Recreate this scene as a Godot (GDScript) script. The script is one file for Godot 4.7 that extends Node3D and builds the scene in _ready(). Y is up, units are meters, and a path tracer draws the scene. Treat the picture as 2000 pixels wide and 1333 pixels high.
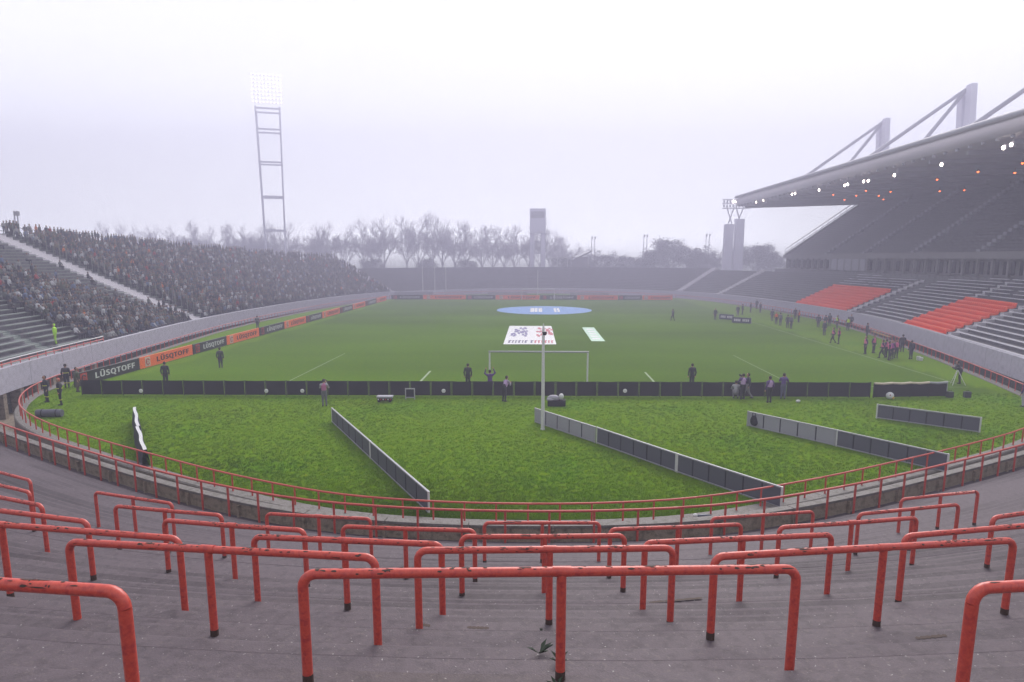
extends Node3D
# Football and rugby ground on a wet, foggy day, seen from the standing terrace behind one goal.
# x right, y up, "d" is the distance ahead of the terrace top (z = -d). Pitch level is y = 0.

const WET := 0.78      # everything is soaked, so darker than dry
const FOC := 1355.0
const EYE := 9.4
const TILT := 0.1745329
const YH := 504.0
var CYP := YH + FOC * tan(TILT)
var PSI := atan(50.5 / FOC * cos(TILT))
var rng := RandomNumberGenerator.new()
var used := {}
var M := {}
# rim of the grass: half outline, x against d, mirrored
const RIM := [[0.0, 23.8], [3.4, 24.0], [6.9, 24.75], [11.4, 26.8], [15.6, 29.2], [20.2, 32.0], [25.4, 35.5], [30.0, 39.8], [33.4, 45.5], [35.3, 53.0], [37.0, 62.0], [39.0, 74.0], [41.0, 88.0], [42.0, 103.0], [41.8, 118.0], [40.4, 134.0], [37.6, 150.0], [33.2, 163.0], [26.0, 174.0], [16.5, 181.5], [7.5, 185.0], [0.0, 186.0]]
var HP := PackedVector2Array()   # dense half outline
var HN := PackedVector2Array()
var HS := PackedFloat32Array()
var SL := 0.0

# ---------------------------------------------------------------- helpers
func ray(u: float, v: float) -> Vector3:
	var xc := (u - 1000.0) / FOC
	var yc := -(v - CYP) / FOC
	var z := cos(TILT) + yc * sin(TILT)
	var y := -sin(TILT) + yc * cos(TILT)
	return Vector3(xc * cos(PSI) - z * sin(PSI), y, -(xc * sin(PSI) + z * cos(PSI)))
func gp(u: float, v: float, y := 0.0) -> Vector3:      # ground (or level y) under a picture point
	var r := ray(u, v)
	return Vector3(0, EYE, 0) + r * ((y - EYE) / r.y)
func atd(u: float, v: float, d: float) -> Vector3:
	var r := ray(u, v)
	return Vector3(0, EYE, 0) + r * (-d / r.z)
func atx(u: float, v: float, x: float) -> Vector3:
	var r := ray(u, v)
	return Vector3(0, EYE, 0) + r * (x / r.x)
func W(x: float, y: float, d: float) -> Vector3: return Vector3(x, y, -d)
func lin(r: float, g: float, b: float) -> Color: return Color(r, g, b).linear_to_srgb()

func numbered(called: String) -> String:
	var n: int = used.get(called, 0)
	used[called] = n + 1
	return called if n == 0 else "%s_%03d" % [called, n]
func tag(o: Node, label: String, category: String, group := "", kind := "") -> void:
	if label: o.set_meta("label", label)
	if category: o.set_meta("category", category)
	if group: o.set_meta("group", group)
	if kind: o.set_meta("kind", kind)
func thing(called: String, label: String, category: String, at := Vector3.ZERO, turn := 0.0, group := "") -> Node3D:
	var o := Node3D.new()
	o.name = numbered(called)
	add_child(o)
	o.position = at
	o.rotation.y = turn
	tag(o, label, category, group)
	return o
func put(mesh: Mesh, called: String, m: Material, parent: Node = null) -> MeshInstance3D:
	var o := MeshInstance3D.new()
	o.mesh = mesh
	if m: o.material_override = m
	if parent == null:
		o.name = numbered(called)
		add_child(o)
	else:
		o.name = called
		parent.add_child(o, true)
	return o
func st0() -> SurfaceTool:
	var st := SurfaceTool.new()
	st.begin(Mesh.PRIMITIVE_TRIANGLES)
	return st
func done(st: SurfaceTool) -> ArrayMesh:
	st.generate_normals()
	return st.commit()
func quad(st: SurfaceTool, a: Vector3, b: Vector3, c: Vector3, d: Vector3) -> void:
	for p in [a, b, c, a, c, d]: st.add_vertex(p)
func cquad(st: SurfaceTool, a: Vector3, b: Vector3, c: Vector3, d: Vector3, ca: Color, cb: Color, cc: Color, cd: Color) -> void:
	var ps := [a, b, c, a, c, d]
	var cs := [ca, cb, cc, ca, cc, cd]
	for i in 6:
		st.set_color(cs[i])
		st.add_vertex(ps[i])
func box(st: SurfaceTool, t: Transform3D, size: Vector3, bev := 0.0) -> void:
	st.set_smooth_group(-1)
	var h := size * 0.5
	if bev <= 0.0:
		var p := []
		for i in 8: p.append(t * Vector3(h.x if i & 1 else -h.x, h.y if i & 2 else -h.y, h.z if i & 4 else -h.z))
		for f in [[0, 1, 3, 2], [5, 4, 6, 7], [4, 0, 2, 6], [1, 5, 7, 3], [2, 3, 7, 6], [4, 5, 1, 0]]:
			quad(st, p[f[0]], p[f[1]], p[f[2]], p[f[3]])
		return
	# chamfered: three shrunken faces per axis joined by edge strips and corner triangles
	var e := Vector3(h.x - bev, h.y - bev, h.z - bev)
	var vert := func(sx: float, sy: float, sz: float, ax: int) -> Vector3:
		var q := Vector3(sx * e.x, sy * e.y, sz * e.z)
		q[ax] = [sx, sy, sz][ax] * h[ax]
		return t * q
	for ax in 3:
		var b := (ax + 1) % 3
		var c := (ax + 2) % 3
		for s in [-1.0, 1.0]:
			var q := []
			for w in [[-1.0, -1.0], [1.0, -1.0], [1.0, 1.0], [-1.0, 1.0]]:
				var sg := [0.0, 0.0, 0.0]
				sg[ax] = s; sg[b] = w[0]; sg[c] = w[1]
				q.append(vert.call(sg[0], sg[1], sg[2], ax))
			if s < 0: quad(st, q[0], q[1], q[2], q[3])
			else: quad(st, q[3], q[2], q[1], q[0])
		for s in [-1.0, 1.0]:
			for s2 in [-1.0, 1.0]:
				var q2 := []
				for s3 in [-1.0, 1.0]:
					var sg2 := [0.0, 0.0, 0.0]
					sg2[ax] = s3; sg2[b] = s; sg2[c] = s2
					q2.append(vert.call(sg2[0], sg2[1], sg2[2], b))
					q2.append(vert.call(sg2[0], sg2[1], sg2[2], c))
				quad(st, q2[0], q2[1], q2[3], q2[2])
func bar(st: SurfaceTool, a: Vector3, b: Vector3, w: float, h: float, bev := 0.0) -> void:   # a box from a to b
	var z := (b - a)
	var l := z.length()
	z /= l
	var up := Vector3.UP if absf(z.y) < 0.95 else Vector3.RIGHT
	var x := up.cross(z).normalized()
	box(st, Transform3D(Basis(x, z.cross(x), z), (a + b) * 0.5), Vector3(w, h, l), bev)
func tube(st: SurfaceTool, path: Array, rad: Array, sides := 8, caps := true) -> void:
	st.set_smooth_group(1)
	var rings := []
	var n: Vector3 = Vector3.ZERO
	for i in path.size():
		var dir: Vector3 = (path[mini(i + 1, path.size() - 1)] - path[maxi(i - 1, 0)]).normalized()
		if i == 0: n = (Vector3.UP if absf(dir.y) < 0.9 else Vector3.RIGHT).cross(dir).normalized()
		n = (n - dir * n.dot(dir)).normalized()
		var b := dir.cross(n)
		var r: float = rad[mini(i, rad.size() - 1)]
		var ring := []
		for k in sides:
			var an := TAU * k / sides
			ring.append(path[i] + (n * cos(an) + b * sin(an)) * r)
		rings.append(ring)
	for i in rings.size() - 1:
		for k in sides:
			var k2 := (k + 1) % sides
			quad(st, rings[i][k], rings[i + 1][k], rings[i + 1][k2], rings[i][k2])
	if caps:
		st.set_smooth_group(-1)
		for e in 2:
			var ring2: Array = rings[0 if e == 0 else rings.size() - 1]
			for k in range(1, sides - 1):
				for q in ([0, k, k + 1] if e == 0 else [0, k + 1, k]): st.add_vertex(ring2[q])
func ball(st: SurfaceTool, c: Vector3, r: Vector3, seg := 8, rows := 5) -> void:
	st.set_smooth_group(1)
	var pt := func(i: int, k: int) -> Vector3:
		var a := PI * i / rows
		var b := TAU * k / seg
		return c + Vector3(sin(a) * cos(b) * r.x, cos(a) * r.y, sin(a) * sin(b) * r.z)
	for i in rows:
		for k in seg:
			quad(st, pt.call(i, k), pt.call(i, k + 1), pt.call(i + 1, k + 1), pt.call(i + 1, k))
func ident(p: Vector3, yaw := 0.0) -> Transform3D: return Transform3D(Basis(Vector3.UP, yaw), p)

# ---------------------------------------------------------------- outline of the bowl
func make_rim() -> void:
	var c := []
	for p in RIM: c.append(Vector2(p[0], p[1]))
	var pts := [Vector2(-c[1].x, c[1].y)] + c + [Vector2(-c[c.size() - 2].x, c[c.size() - 2].y)]
	for i in range(1, pts.size() - 2):
		for k in 14:
			HP.append((pts[i] as Vector2).cubic_interpolate(pts[i + 1], pts[i - 1], pts[i + 2], k / 14.0))
	HP.append(c[c.size() - 1])
	for pass_ in 12:      # even out the digitised kinks
		var q := HP.duplicate()
		for i in range(1, HP.size() - 1): q[i] = HP[i] * 0.5 + (HP[i - 1] + HP[i + 1]) * 0.25
		HP = q
	var s := 0.0
	for i in HP.size():
		if i: s += HP[i].distance_to(HP[i - 1])
		HS.append(s)
		var t := (HP[mini(i + 1, HP.size() - 1)] - HP[maxi(i - 1, 0)]).normalized()
		if i == 0 or i == HP.size() - 1: t = Vector2(1.0 if i == 0 else -1.0, 0)
		HN.append(Vector2(t.y, -t.x))
	SL = s
func rp(s: float, t: float) -> Vector2:      # arc length s (minus: left), distance t outside the grass -> x, d
	var a := clampf(absf(s), 0, SL)
	var lo := 0
	var hi := HS.size() - 1
	while hi - lo > 1:
		var m := (lo + hi) >> 1
		if HS[m] <= a: lo = m
		else: hi = m
	var f := (a - HS[lo]) / maxf(HS[hi] - HS[lo], 1e-6)
	var p := HP[lo].lerp(HP[hi], f) + HN[lo].lerp(HN[hi], f).normalized() * t
	return Vector2((p.x if s >= 0 else -p.x) + shx(p.y), p.y)
func shx(d: float) -> float: return lerpf(-0.9, 1.0, clampf((d - 50.0) / 60.0, 0, 1))      # the oval lies slightly askew
func R3(s: float, t: float, y: float) -> Vector3:
	var p := rp(s, t)
	return Vector3(p.x, y, -p.y)
func s_at(d: float) -> float:
	for i in HP.size() - 1:
		if HP[i].y <= d and HP[i + 1].y >= d:
			return lerpf(HS[i], HS[i + 1], (d - HP[i].y) / maxf(HP[i + 1].y - HP[i].y, 1e-6))
	return SL
func x_at(d: float) -> float: return rp(s_at(d), 0).x - shx(d)
func t_of(x: float, d: float) -> float:
	var p := Vector2(absf(x - shx(d)), d)
	var best := 1e9
	var sgn := 1.0
	for i in HP.size() - 1:
		var q := Geometry2D.get_closest_point_to_segment(p, HP[i], HP[i + 1])
		var l := q.distance_to(p)
		if l < best:
			best = l
			sgn = 1.0 if (p - q).dot(HN[i]) >= 0 else -1.0
	return best * sgn
const T0 := 2.5
const TREAD := 0.45
const RISE := 0.158
func terrace_y(t: float) -> float: return 0.3 + (t - T0) * RISE / TREAD
func step_y(t: float) -> float: return 0.3 + floorf((t - T0) / TREAD) * RISE
func on_terrace(u: float, v: float, over: float) -> Vector3:    # picture point at a height over the slope
	var r := ray(u, v)
	var lo := 1.0
	var hi := 45.0
	for i in 22:
		var m := (lo + hi) * 0.5
		var p := Vector3(0, EYE, 0) + r * m
		if p.y > terrace_y(t_of(p.x, -p.z)) + over: lo = m
		else: hi = m
	return Vector3(0, EYE, 0) + r * lo

# ---------------------------------------------------------------- materials
func mat(r: float, g: float, b: float, rough := 0.7, metal := 0.0) -> StandardMaterial3D:
	var m := StandardMaterial3D.new()
	m.albedo_color = lin(r * WET, g * WET, b * WET)
	m.roughness = rough
	m.metallic = metal
	return m
func noise(freq: float, seed_: int, oct := 4, type := FastNoiseLite.TYPE_SIMPLEX_SMOOTH) -> FastNoiseLite:
	var n := FastNoiseLite.new()
	n.noise_type = type
	n.frequency = freq
	n.seed = seed_
	n.fractal_octaves = oct
	return n
func grain(size: int, metres: float, layers: Array, base: Array, normal := 0.0, seed_ := 1) -> StandardMaterial3D:
	# layers: [frequency, octaves, low, high, [r, g, b] mixed in where the noise runs from low to high]; colours are linear
	var img := Image.create(size, size, false, Image.FORMAT_RGB8)
	var data := PackedByteArray()
	data.resize(size * size * 3)
	var ims := []
	for i in layers.size():
		ims.append(noise(layers[i][0], seed_ * 17 + i, layers[i][1]).get_seamless_image(size, size).get_data())
	var lut := PackedByteArray()
	for i in 1025: lut.append(int(clampf(Color(i / 1024.0, 0, 0).linear_to_srgb().r * 255.0 + 0.5, 0, 255)))
	for k in size * size:
		var r: float = base[0]
		var g: float = base[1]
		var b: float = base[2]
		for i in layers.size():
			var L: Array = layers[i]
			var f: float = clampf((ims[i][k] / 255.0 - L[2]) / (L[3] - L[2]), 0, 1)
			if f > 0.0:
				r += (L[4][0] - r) * f
				g += (L[4][1] - g) * f
				b += (L[4][2] - b) * f
		data[k * 3] = lut[int(r * 1024)]
		data[k * 3 + 1] = lut[int(g * 1024)]
		data[k * 3 + 2] = lut[int(b * 1024)]
	img.set_data(size, size, false, Image.FORMAT_RGB8, data)
	img.generate_mipmaps()
	var m := StandardMaterial3D.new()
	m.albedo_color = lin(0.72, 0.72, 0.72)
	m.albedo_texture = ImageTexture.create_from_image(img)
	m.uv1_triplanar = true
	m.uv1_world_triplanar = true
	m.uv1_scale = Vector3.ONE / metres
	if normal > 0.0:
		var nm := noise(layers[0][0], seed_ * 17, layers[0][1]).get_seamless_image(size, size)
		nm.bump_map_to_normal_map(normal)
		m.normal_enabled = true
		m.normal_texture = ImageTexture.create_from_image(nm)
	return m
func make_materials() -> void:
	M.grass = grain(1024, 6.0, [[0.085, 4, 0.35, 0.75, [0.185, 0.315, 0.008]], [0.012, 3, 0.55, 0.95, [0.24, 0.32, 0.008]], [0.02, 4, 0.66, 1.0, [0.10, 0.21, 0.02]], [0.16, 2, 0.68, 1.0, [0.09, 0.18, 0.008]]], [0.142, 0.275, 0.008], 0.6, 3)
	M.grass.vertex_color_use_as_albedo = true
	M.grass.roughness = 1.0
	M.grass.metallic_specular = 0.08
	M.blade = mat(0.12, 0.19, 0.022, 0.9)
	M.blade.metallic_specular = 0.1
	M.blade.vertex_color_use_as_albedo = true
	M.blade.albedo_color = Color.WHITE
	M.terrace = grain(1024, 2.7, [[0.09, 4, 0.3, 0.8, [0.18, 0.148, 0.163]], [0.012, 4, 0.45, 0.9, [0.13, 0.106, 0.12]], [0.03, 3, 0.66, 0.95, [0.21, 0.175, 0.178]], [0.2, 2, 0.8, 0.9, [0.095, 0.08, 0.085]], [0.04, 2, 0.865, 0.90, [0.45, 0.42, 0.42]]], [0.165, 0.133, 0.154], 0.9, 5)
	M.terrace.vertex_color_use_as_albedo = true
	M.terrace.roughness = 0.62
	M.terrace.metallic_specular = 0.25
	M.concrete = grain(512, 3.1, [[0.06, 4, 0.35, 0.75, [0.27, 0.25, 0.24]], [0.015, 4, 0.5, 0.85, [0.15, 0.135, 0.11]]], [0.21, 0.19, 0.175], 2.0, 7)
	M.concrete.roughness = 0.75
	M.oldwall = grain(512, 2.3, [[0.05, 4, 0.4, 0.75, [0.46, 0.37, 0.27]], [0.012, 4, 0.5, 0.85, [0.20, 0.16, 0.115]], [0.1, 2, 0.7, 0.85, [0.13, 0.12, 0.085]]], [0.38, 0.31, 0.235], 2.5, 9)
	M.oldwall.roughness = 0.7
	M.parapet = grain(512, 4.0, [[0.05, 4, 0.4, 0.8, [0.67, 0.65, 0.75]], [0.012, 4, 0.5, 0.95, [0.48, 0.47, 0.54]]], [0.63, 0.61, 0.70], 1.0, 11)
	M.parapet.roughness = 0.7
	M.moss = grain(512, 3.5, [[0.05, 4, 0.4, 0.8, [0.10, 0.11, 0.08]], [0.015, 4, 0.5, 0.85, [0.05, 0.055, 0.045]], [0.03, 2, 0.74, 0.82, [0.32, 0.32, 0.3]]], [0.075, 0.085, 0.07], 1.0, 13)
	M.moss.roughness = 0.8
	M.red = grain(512, 0.55, [[0.03, 4, 0.3, 0.8, [0.70, 0.105, 0.068]], [0.014, 3, 0.5, 0.85, [0.45, 0.05, 0.05]]], [0.60, 0.075, 0.055], 0.0, 15)
	M.red.albedo_color = lin(0.86, 0.86, 0.86)
	M.red.roughness = 0.38
	M.rust = mat(0.075, 0.045, 0.036, 0.8)
	M.white = mat(0.78, 0.78, 0.8, 0.45)
	M.whitebench = mat(0.85, 0.83, 0.90, 0.6)
	M.step = grain(256, 5.0, [[0.04, 3, 0.35, 0.75, [0.25, 0.24, 0.265]], [0.014, 3, 0.5, 0.9, [0.14, 0.135, 0.15]]], [0.20, 0.193, 0.213], 0.0, 17)
	M.step.roughness = 0.75
	M.casing = mat(0.05, 0.06, 0.055, 0.7)
	M.bench = mat(0.25, 0.29, 0.27, 0.6)
	M.stair = mat(0.75, 0.72, 0.76, 0.75)
	M.orange = mat(1.27, 0.21, 0.07, 0.5)
	M.boardo = mat(1.15, 0.19, 0.03, 0.45)
	M.boardk = mat(0.018, 0.017, 0.022, 0.45)
	M.ink = mat(0.03, 0.012, 0.012, 0.5)
	M.redink = mat(0.55, 0.04, 0.02, 0.5)
	M.pale = mat(0.75, 0.62, 0.5, 0.5)
	M.black = mat(0.008, 0.008, 0.011, 0.9)
	M.blackb = mat(0.011, 0.010, 0.013, 0.9)
	M.blackc = mat(0.015, 0.013, 0.016, 0.9)
	M.grey = mat(0.115, 0.115, 0.155, 0.6)
	M.greyl = mat(0.40, 0.39, 0.46, 0.5)
	M.frame = mat(0.42, 0.42, 0.46, 0.45)
	M.gap = mat(0.03, 0.03, 0.045, 0.6)
	M.steel = mat(0.38, 0.37, 0.43, 0.5)
	M.hazed_galv = mat(0.85, 0.83, 0.95, 0.6)  # galvanised steel, paled further so the towers blend into the haze
	M.roof = mat(0.45, 0.42, 0.48, 0.7)
	M.rooflip = mat(0.36, 0.35, 0.4, 0.6)
	M.facade = mat(0.27, 0.255, 0.27, 0.75)
	M.window = mat(0.02, 0.02, 0.025, 0.25)
	M.pylon = mat(0.8, 0.78, 0.9, 0.7)
	M.bark = mat(0.20, 0.18, 0.19, 0.9)
	M.leaf = mat(0.06, 0.075, 0.055, 0.9)
	M.blue = mat(0.12, 0.33, 0.75, 0.7)
	M.mint = mat(0.50, 0.78, 0.58, 0.6)
	M.vert = StandardMaterial3D.new()
	M.vert.vertex_color_use_as_albedo = true
	M.vert.roughness = 0.75
	M.lamp = mat(1, 0.96, 0.9)
	M.lamp.emission_enabled = true
	M.lamp.emission = Color(1, 0.93, 0.86)
	M.lamp.emission_energy_multiplier = 9.0
	M.lampfar = M.lamp.duplicate()
	M.lampfar.emission_energy_multiplier = 0.8
	M.lampo = mat(1, 0.4, 0.15)
	M.lampo.emission_enabled = true
	M.lampo.emission = Color(1, 0.42, 0.16)
	M.lampo.emission_energy_multiplier = 2.2

# ---------------------------------------------------------------- people
var FIG := {}
func bones_of(pose: String) -> Array:
	# [from, to, radius, radius, region]; facing -z. regions: 0 jacket 1 trousers 2 shoes 3 skin 4 hair 5 vest
	var b := []
	var hip := 0.92
	var kn := [Vector3(-0.1, 0.49, -0.02), Vector3(0.1, 0.49, -0.02)]
	var an := [Vector3(-0.11, 0.08, 0.02), Vector3(0.11, 0.08, 0.02)]
	var el := [Vector3(-0.27, 1.13, 0.04), Vector3(0.27, 1.13, 0.04)]
	var wr := [Vector3(-0.26, 0.88, -0.07), Vector3(0.26, 0.88, -0.07)]
	var top := Vector3(0, 0, 0)     # shift of the chest
	if pose == "walk":
		kn = [Vector3(-0.1, 0.50, -0.2), Vector3(0.1, 0.48, 0.04)]
		an = [Vector3(-0.1, 0.1, -0.24), Vector3(0.1, 0.13, 0.3)]
		el = [Vector3(-0.26, 1.14, 0.14), Vector3(0.26, 1.14, -0.06)]
		wr = [Vector3(-0.25, 0.92, 0.06), Vector3(0.24, 0.93, -0.25)]
	elif pose == "camera":
		el = [Vector3(-0.27, 1.2, -0.14), Vector3(0.27, 1.2, -0.14)]
		wr = [Vector3(-0.09, 1.46, -0.3), Vector3(0.1, 1.5, -0.24)]
	elif pose == "raise":
		el = [Vector3(-0.36, 1.52, -0.05), Vector3(0.36, 1.56, -0.05)]
		wr = [Vector3(-0.3, 1.76, -0.12), Vector3(0.24, 1.82, -0.1)]
	elif pose == "lean":
		top = Vector3(0, -0.06, -0.22)
		el = [Vector3(-0.26, 1.12, -0.3), Vector3(0.26, 1.12, -0.3)]
		wr = [Vector3(-0.1, 1.2, -0.52), Vector3(0.1, 1.2, -0.52)]
	elif pose == "sit":
		hip = 0.53
		kn = [Vector3(-0.12, 0.52, -0.4), Vector3(0.12, 0.52, -0.4)]
		an = [Vector3(-0.12, 0.08, -0.36), Vector3(0.12, 0.08, -0.36)]
		el = [Vector3(-0.27, 0.78, -0.06), Vector3(0.27, 0.78, -0.06)]
		wr = [Vector3(-0.1, 0.66, -0.3), Vector3(0.1, 0.66, -0.3)]
	elif pose == "crouch":
		hip = 0.38
		kn = [Vector3(-0.16, 0.5, -0.34), Vector3(0.16, 0.5, -0.34)]
		an = [Vector3(-0.14, 0.08, -0.08), Vector3(0.14, 0.08, -0.08)]
		top = Vector3(0, 0, -0.16)
		el = [Vector3(-0.27, 0.62, -0.34), Vector3(0.27, 0.62, -0.34)]
		wr = [Vector3(-0.09, 0.78, -0.56), Vector3(0.09, 0.78, -0.56)]
	var dy := hip - 0.92
	var hz := 0.06 if pose == "sit" or pose == "crouch" else 0.0
	var pel := Vector3(0, hip + 0.04, hz)
	var ch := Vector3(0, 1.34 + dy, hz) + top
	b.append([pel, pel + Vector3(0, 0.1, 0), 0.145, 0.15, 1 if pose != "sit" else 0])
	b.append([pel.lerp(ch, 0.35), ch, 0.155, 0.165, 5])
	b.append([ch + Vector3(-0.13, 0.06, 0), ch + Vector3(0.13, 0.06, 0), 0.1, 0.1, 0])
	for i in 2:
		var sx := -1.0 if i == 0 else 1.0
		var sh := ch + Vector3(0.2 * sx, 0.07, 0)
		b.append([Vector3(0.09 * sx, hip, hz), kn[i], 0.105, 0.075, 1])
		b.append([kn[i], an[i], 0.072, 0.05, 1])
		b.append([an[i] + Vector3(0, -0.03, 0.05), an[i] + Vector3(0, -0.04, -0.15), 0.045, 0.04, 2])
		b.append([sh, el[i], 0.075, 0.058, 0])
		b.append([el[i], wr[i], 0.056, 0.042, 0])
		var hd: Vector3 = (wr[i] - el[i]).normalized()
		b.append([wr[i] + hd * 0.02, wr[i] + hd * 0.09, 0.03, 0.036, 3])
	var nk := ch + Vector3(0, 0.14, 0)
	var hdp := ch + Vector3(0, 0.31, -0.03)
	b.append([nk, hdp, 0.058, 0.06, 3])
	b.append([hdp + Vector3(0, -0.05, -0.03), hdp + Vector3(0, 0.03, -0.01), 0.07, 0.095, 3])
	b.append([hdp + Vector3(0, 0.05, 0.025), hdp + Vector3(0, 0.0, 0.035), 0.1, 0.09, 4])
	return b
func figure(pose: String, cell: float, fine: bool) -> Dictionary:
	var key := pose + str(cell)
	if FIG.has(key): return FIG[key]
	var bn := bones_of(pose)
	var lo := Vector3(9, 9, 9)
	var hi := -lo
	for b in bn:
		for e in 2:
			lo = lo.min(b[e] - Vector3.ONE * (b[2 + e] + cell * 1.6))
			hi = hi.max(b[e] + Vector3.ONE * (b[2 + e] + cell * 1.6))
	var n := Vector3i(((hi - lo) / cell).ceil()) + Vector3i.ONE
	var field := PackedFloat32Array()
	field.resize(n.x * n.y * n.z)
	field.fill(0.3)
	var reg := PackedByteArray()
	reg.resize(field.size())
	var near := PackedFloat32Array()
	near.resize(field.size())
	near.fill(9.0)
	var kk := 0.035
	for b in bn:
		var a: Vector3 = b[0]
		var ab: Vector3 = b[1] - a
		var l2 := maxf(ab.length_squared(), 1e-6)
		var pad: float = maxf(b[2], b[3]) + cell * 1.8 + kk
		var i0 := Vector3i(((a.min(b[1]) - Vector3.ONE * pad - lo) / cell).floor()).clamp(Vector3i.ZERO, n - Vector3i.ONE)
		var i1 := Vector3i(((a.max(b[1]) + Vector3.ONE * pad - lo) / cell).ceil()).clamp(Vector3i.ZERO, n - Vector3i.ONE)
		for z in range(i0.z, i1.z + 1):
			for y in range(i0.y, i1.y + 1):
				for x in range(i0.x, i1.x + 1):
					var p := lo + Vector3(x, y, z) * cell - a
					var h := clampf(p.dot(ab) / l2, 0, 1)
					var v: float = (p - ab * h).length() - lerpf(b[2], b[3], h)
					var ix := (z * n.y + y) * n.x + x
					if v < near[ix]:
						near[ix] = v
						reg[ix] = b[4]
					var o := field[ix]
					var g := maxf(kk - absf(o - v), 0.0) / kk
					field[ix] = minf(o, v) - g * g * kk * 0.25
	var vid := {}
	var vs := PackedVector3Array()
	var rg := PackedByteArray()
	var step := [1, n.x, n.x * n.y]
	for z in n.z - 1:
		for y in n.y - 1:
			for x in n.x - 1:
				var ix := (z * n.y + y) * n.x + x
				var neg := 0
				for c in 8:
					if field[ix + (c & 1) + ((c >> 1) & 1) * n.x + (c >> 2) * step[2]] < 0: neg += 1
				if neg == 0 or neg == 8: continue
				var acc := Vector3.ZERO
				var cnt := 0
				for e in 12:
					var ax := e >> 2
					var o1 := (e & 1)
					var o2 := (e >> 1) & 1
					var off := Vector3.ZERO
					off[(ax + 1) % 3] = o1
					off[(ax + 2) % 3] = o2
					var i1_: int = ix + o1 * step[(ax + 1) % 3] + o2 * step[(ax + 2) % 3]
					var f0 := field[i1_]
					var f1 := field[i1_ + step[ax]]
					if (f0 < 0) != (f1 < 0):
						off[ax] = f0 / (f0 - f1)
						acc += off
						cnt += 1
				vid[ix] = vs.size()
				vs.append(lo + (Vector3(x, y, z) + acc / cnt) * cell)
				rg.append(reg[ix])
	var idx := PackedInt32Array()
	for z in range(1, n.z - 1):
		for y in range(1, n.y - 1):
			for x in range(1, n.x - 1):
				var ix := (z * n.y + y) * n.x + x
				for ax in 3:
					var s0 := field[ix] < 0
					if s0 == (field[ix + step[ax]] < 0): continue
					var u: int = step[(ax + 1) % 3]
					var w: int = step[(ax + 2) % 3]
					var q := [vid[ix - u - w], vid[ix - w], vid[ix], vid[ix - u]]
					if not s0: q.reverse()
					for k in [0, 2, 1, 0, 3, 2]: idx.append(q[k])
	# fingers, nose and ears as small tapered prisms joined on
	if fine:
		var add := func(a: Vector3, b: Vector3, ra: float, rb: float, r: int) -> void:
			var dir := (b - a).normalized()
			var nx := (Vector3.UP if absf(dir.y) < 0.8 else Vector3.RIGHT).cross(dir).normalized()
			var ny := dir.cross(nx)
			var base := vs.size()
			for e in 2:
				for k in 5:
					var an := TAU * k / 5.0
					vs.append((a if e == 0 else b) + (nx * cos(an) + ny * sin(an)) * (ra if e == 0 else rb))
					rg.append(r)
			vs.append(b + dir * rb)
			rg.append(r)
			for k in 5:
				var k2 := (k + 1) % 5
				for q in [k, k2, k + 5, k2, k2 + 5, k + 5, k + 5, k2 + 5, 10]: idx.append(base + q)
		for b in bn:
			if b[4] == 3 and b[2] < 0.031:
				var dir: Vector3 = (b[1] - b[0]).normalized()
				var side := dir.cross(Vector3(0, 0, 1) if absf(dir.z) < 0.8 else Vector3.UP).normalized()
				var up := side.cross(dir)
				for k in 4:
					var root: Vector3 = b[1] + side * (k - 1.5) * 0.02
					var mid := root + dir * (0.045 + 0.008 * (1.5 - absf(k - 1.4)))
					add.call(root, mid, 0.0105, 0.0095, 3)
					add.call(mid, mid + dir * 0.02 + up * 0.025, 0.0095, 0.008, 3)
				add.call(b[0] + side * 0.03, b[0] + side * 0.055 + dir * 0.05, 0.012, 0.009, 3)
		var hp: Vector3 = bn[bn.size() - 2][1]
		add.call(hp + Vector3(0, 0.0, -0.085), hp + Vector3(0, -0.03, -0.12), 0.012, 0.014, 3)
		for sx in [-1.0, 1.0]:
			add.call(hp + Vector3(0.09 * sx, -0.01, 0.01), hp + Vector3(0.108 * sx, 0.0, 0.02), 0.03, 0.022, 3)
			add.call(hp + Vector3(0.034 * sx, 0.005, -0.088), hp + Vector3(0.034 * sx, 0.005, -0.096), 0.012, 0.008, 4)
		add.call(hp + Vector3(-0.025, -0.065, -0.098), hp + Vector3(0.025, -0.065, -0.098), 0.008, 0.008, 2)
	FIG[key] = {v = vs, i = idx, r = rg}
	return FIG[key]
func figure_mesh(pose: String, cols: Array, fine := true) -> ArrayMesh:      # cols: jacket trousers shoes skin hair vest
	var key := "m%s%s%s" % [pose, str(cols), fine]
	if FIG.has(key): return FIG[key]
	var f := figure(pose, 0.036 if fine else 0.06, fine)
	var st := st0()
	st.set_smooth_group(0)
	for k in f.v.size():
		st.set_color(cols[f.r[k]])
		st.add_vertex(f.v[k])
	for k in f.i: st.add_index(k)
	st.generate_normals()
	FIG[key] = st.commit()
	return FIG[key]
func person(label: String, group: String, at: Vector3, turn: float, pose: String, cols: Array, size := 1.0) -> MeshInstance3D:
	var o := put(figure_mesh(pose, cols), "person", M.vert)
	o.position = at
	o.rotation.y = turn
	o.scale = Vector3.ONE * size
	tag(o, label, "person", group)
	return o

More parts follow.
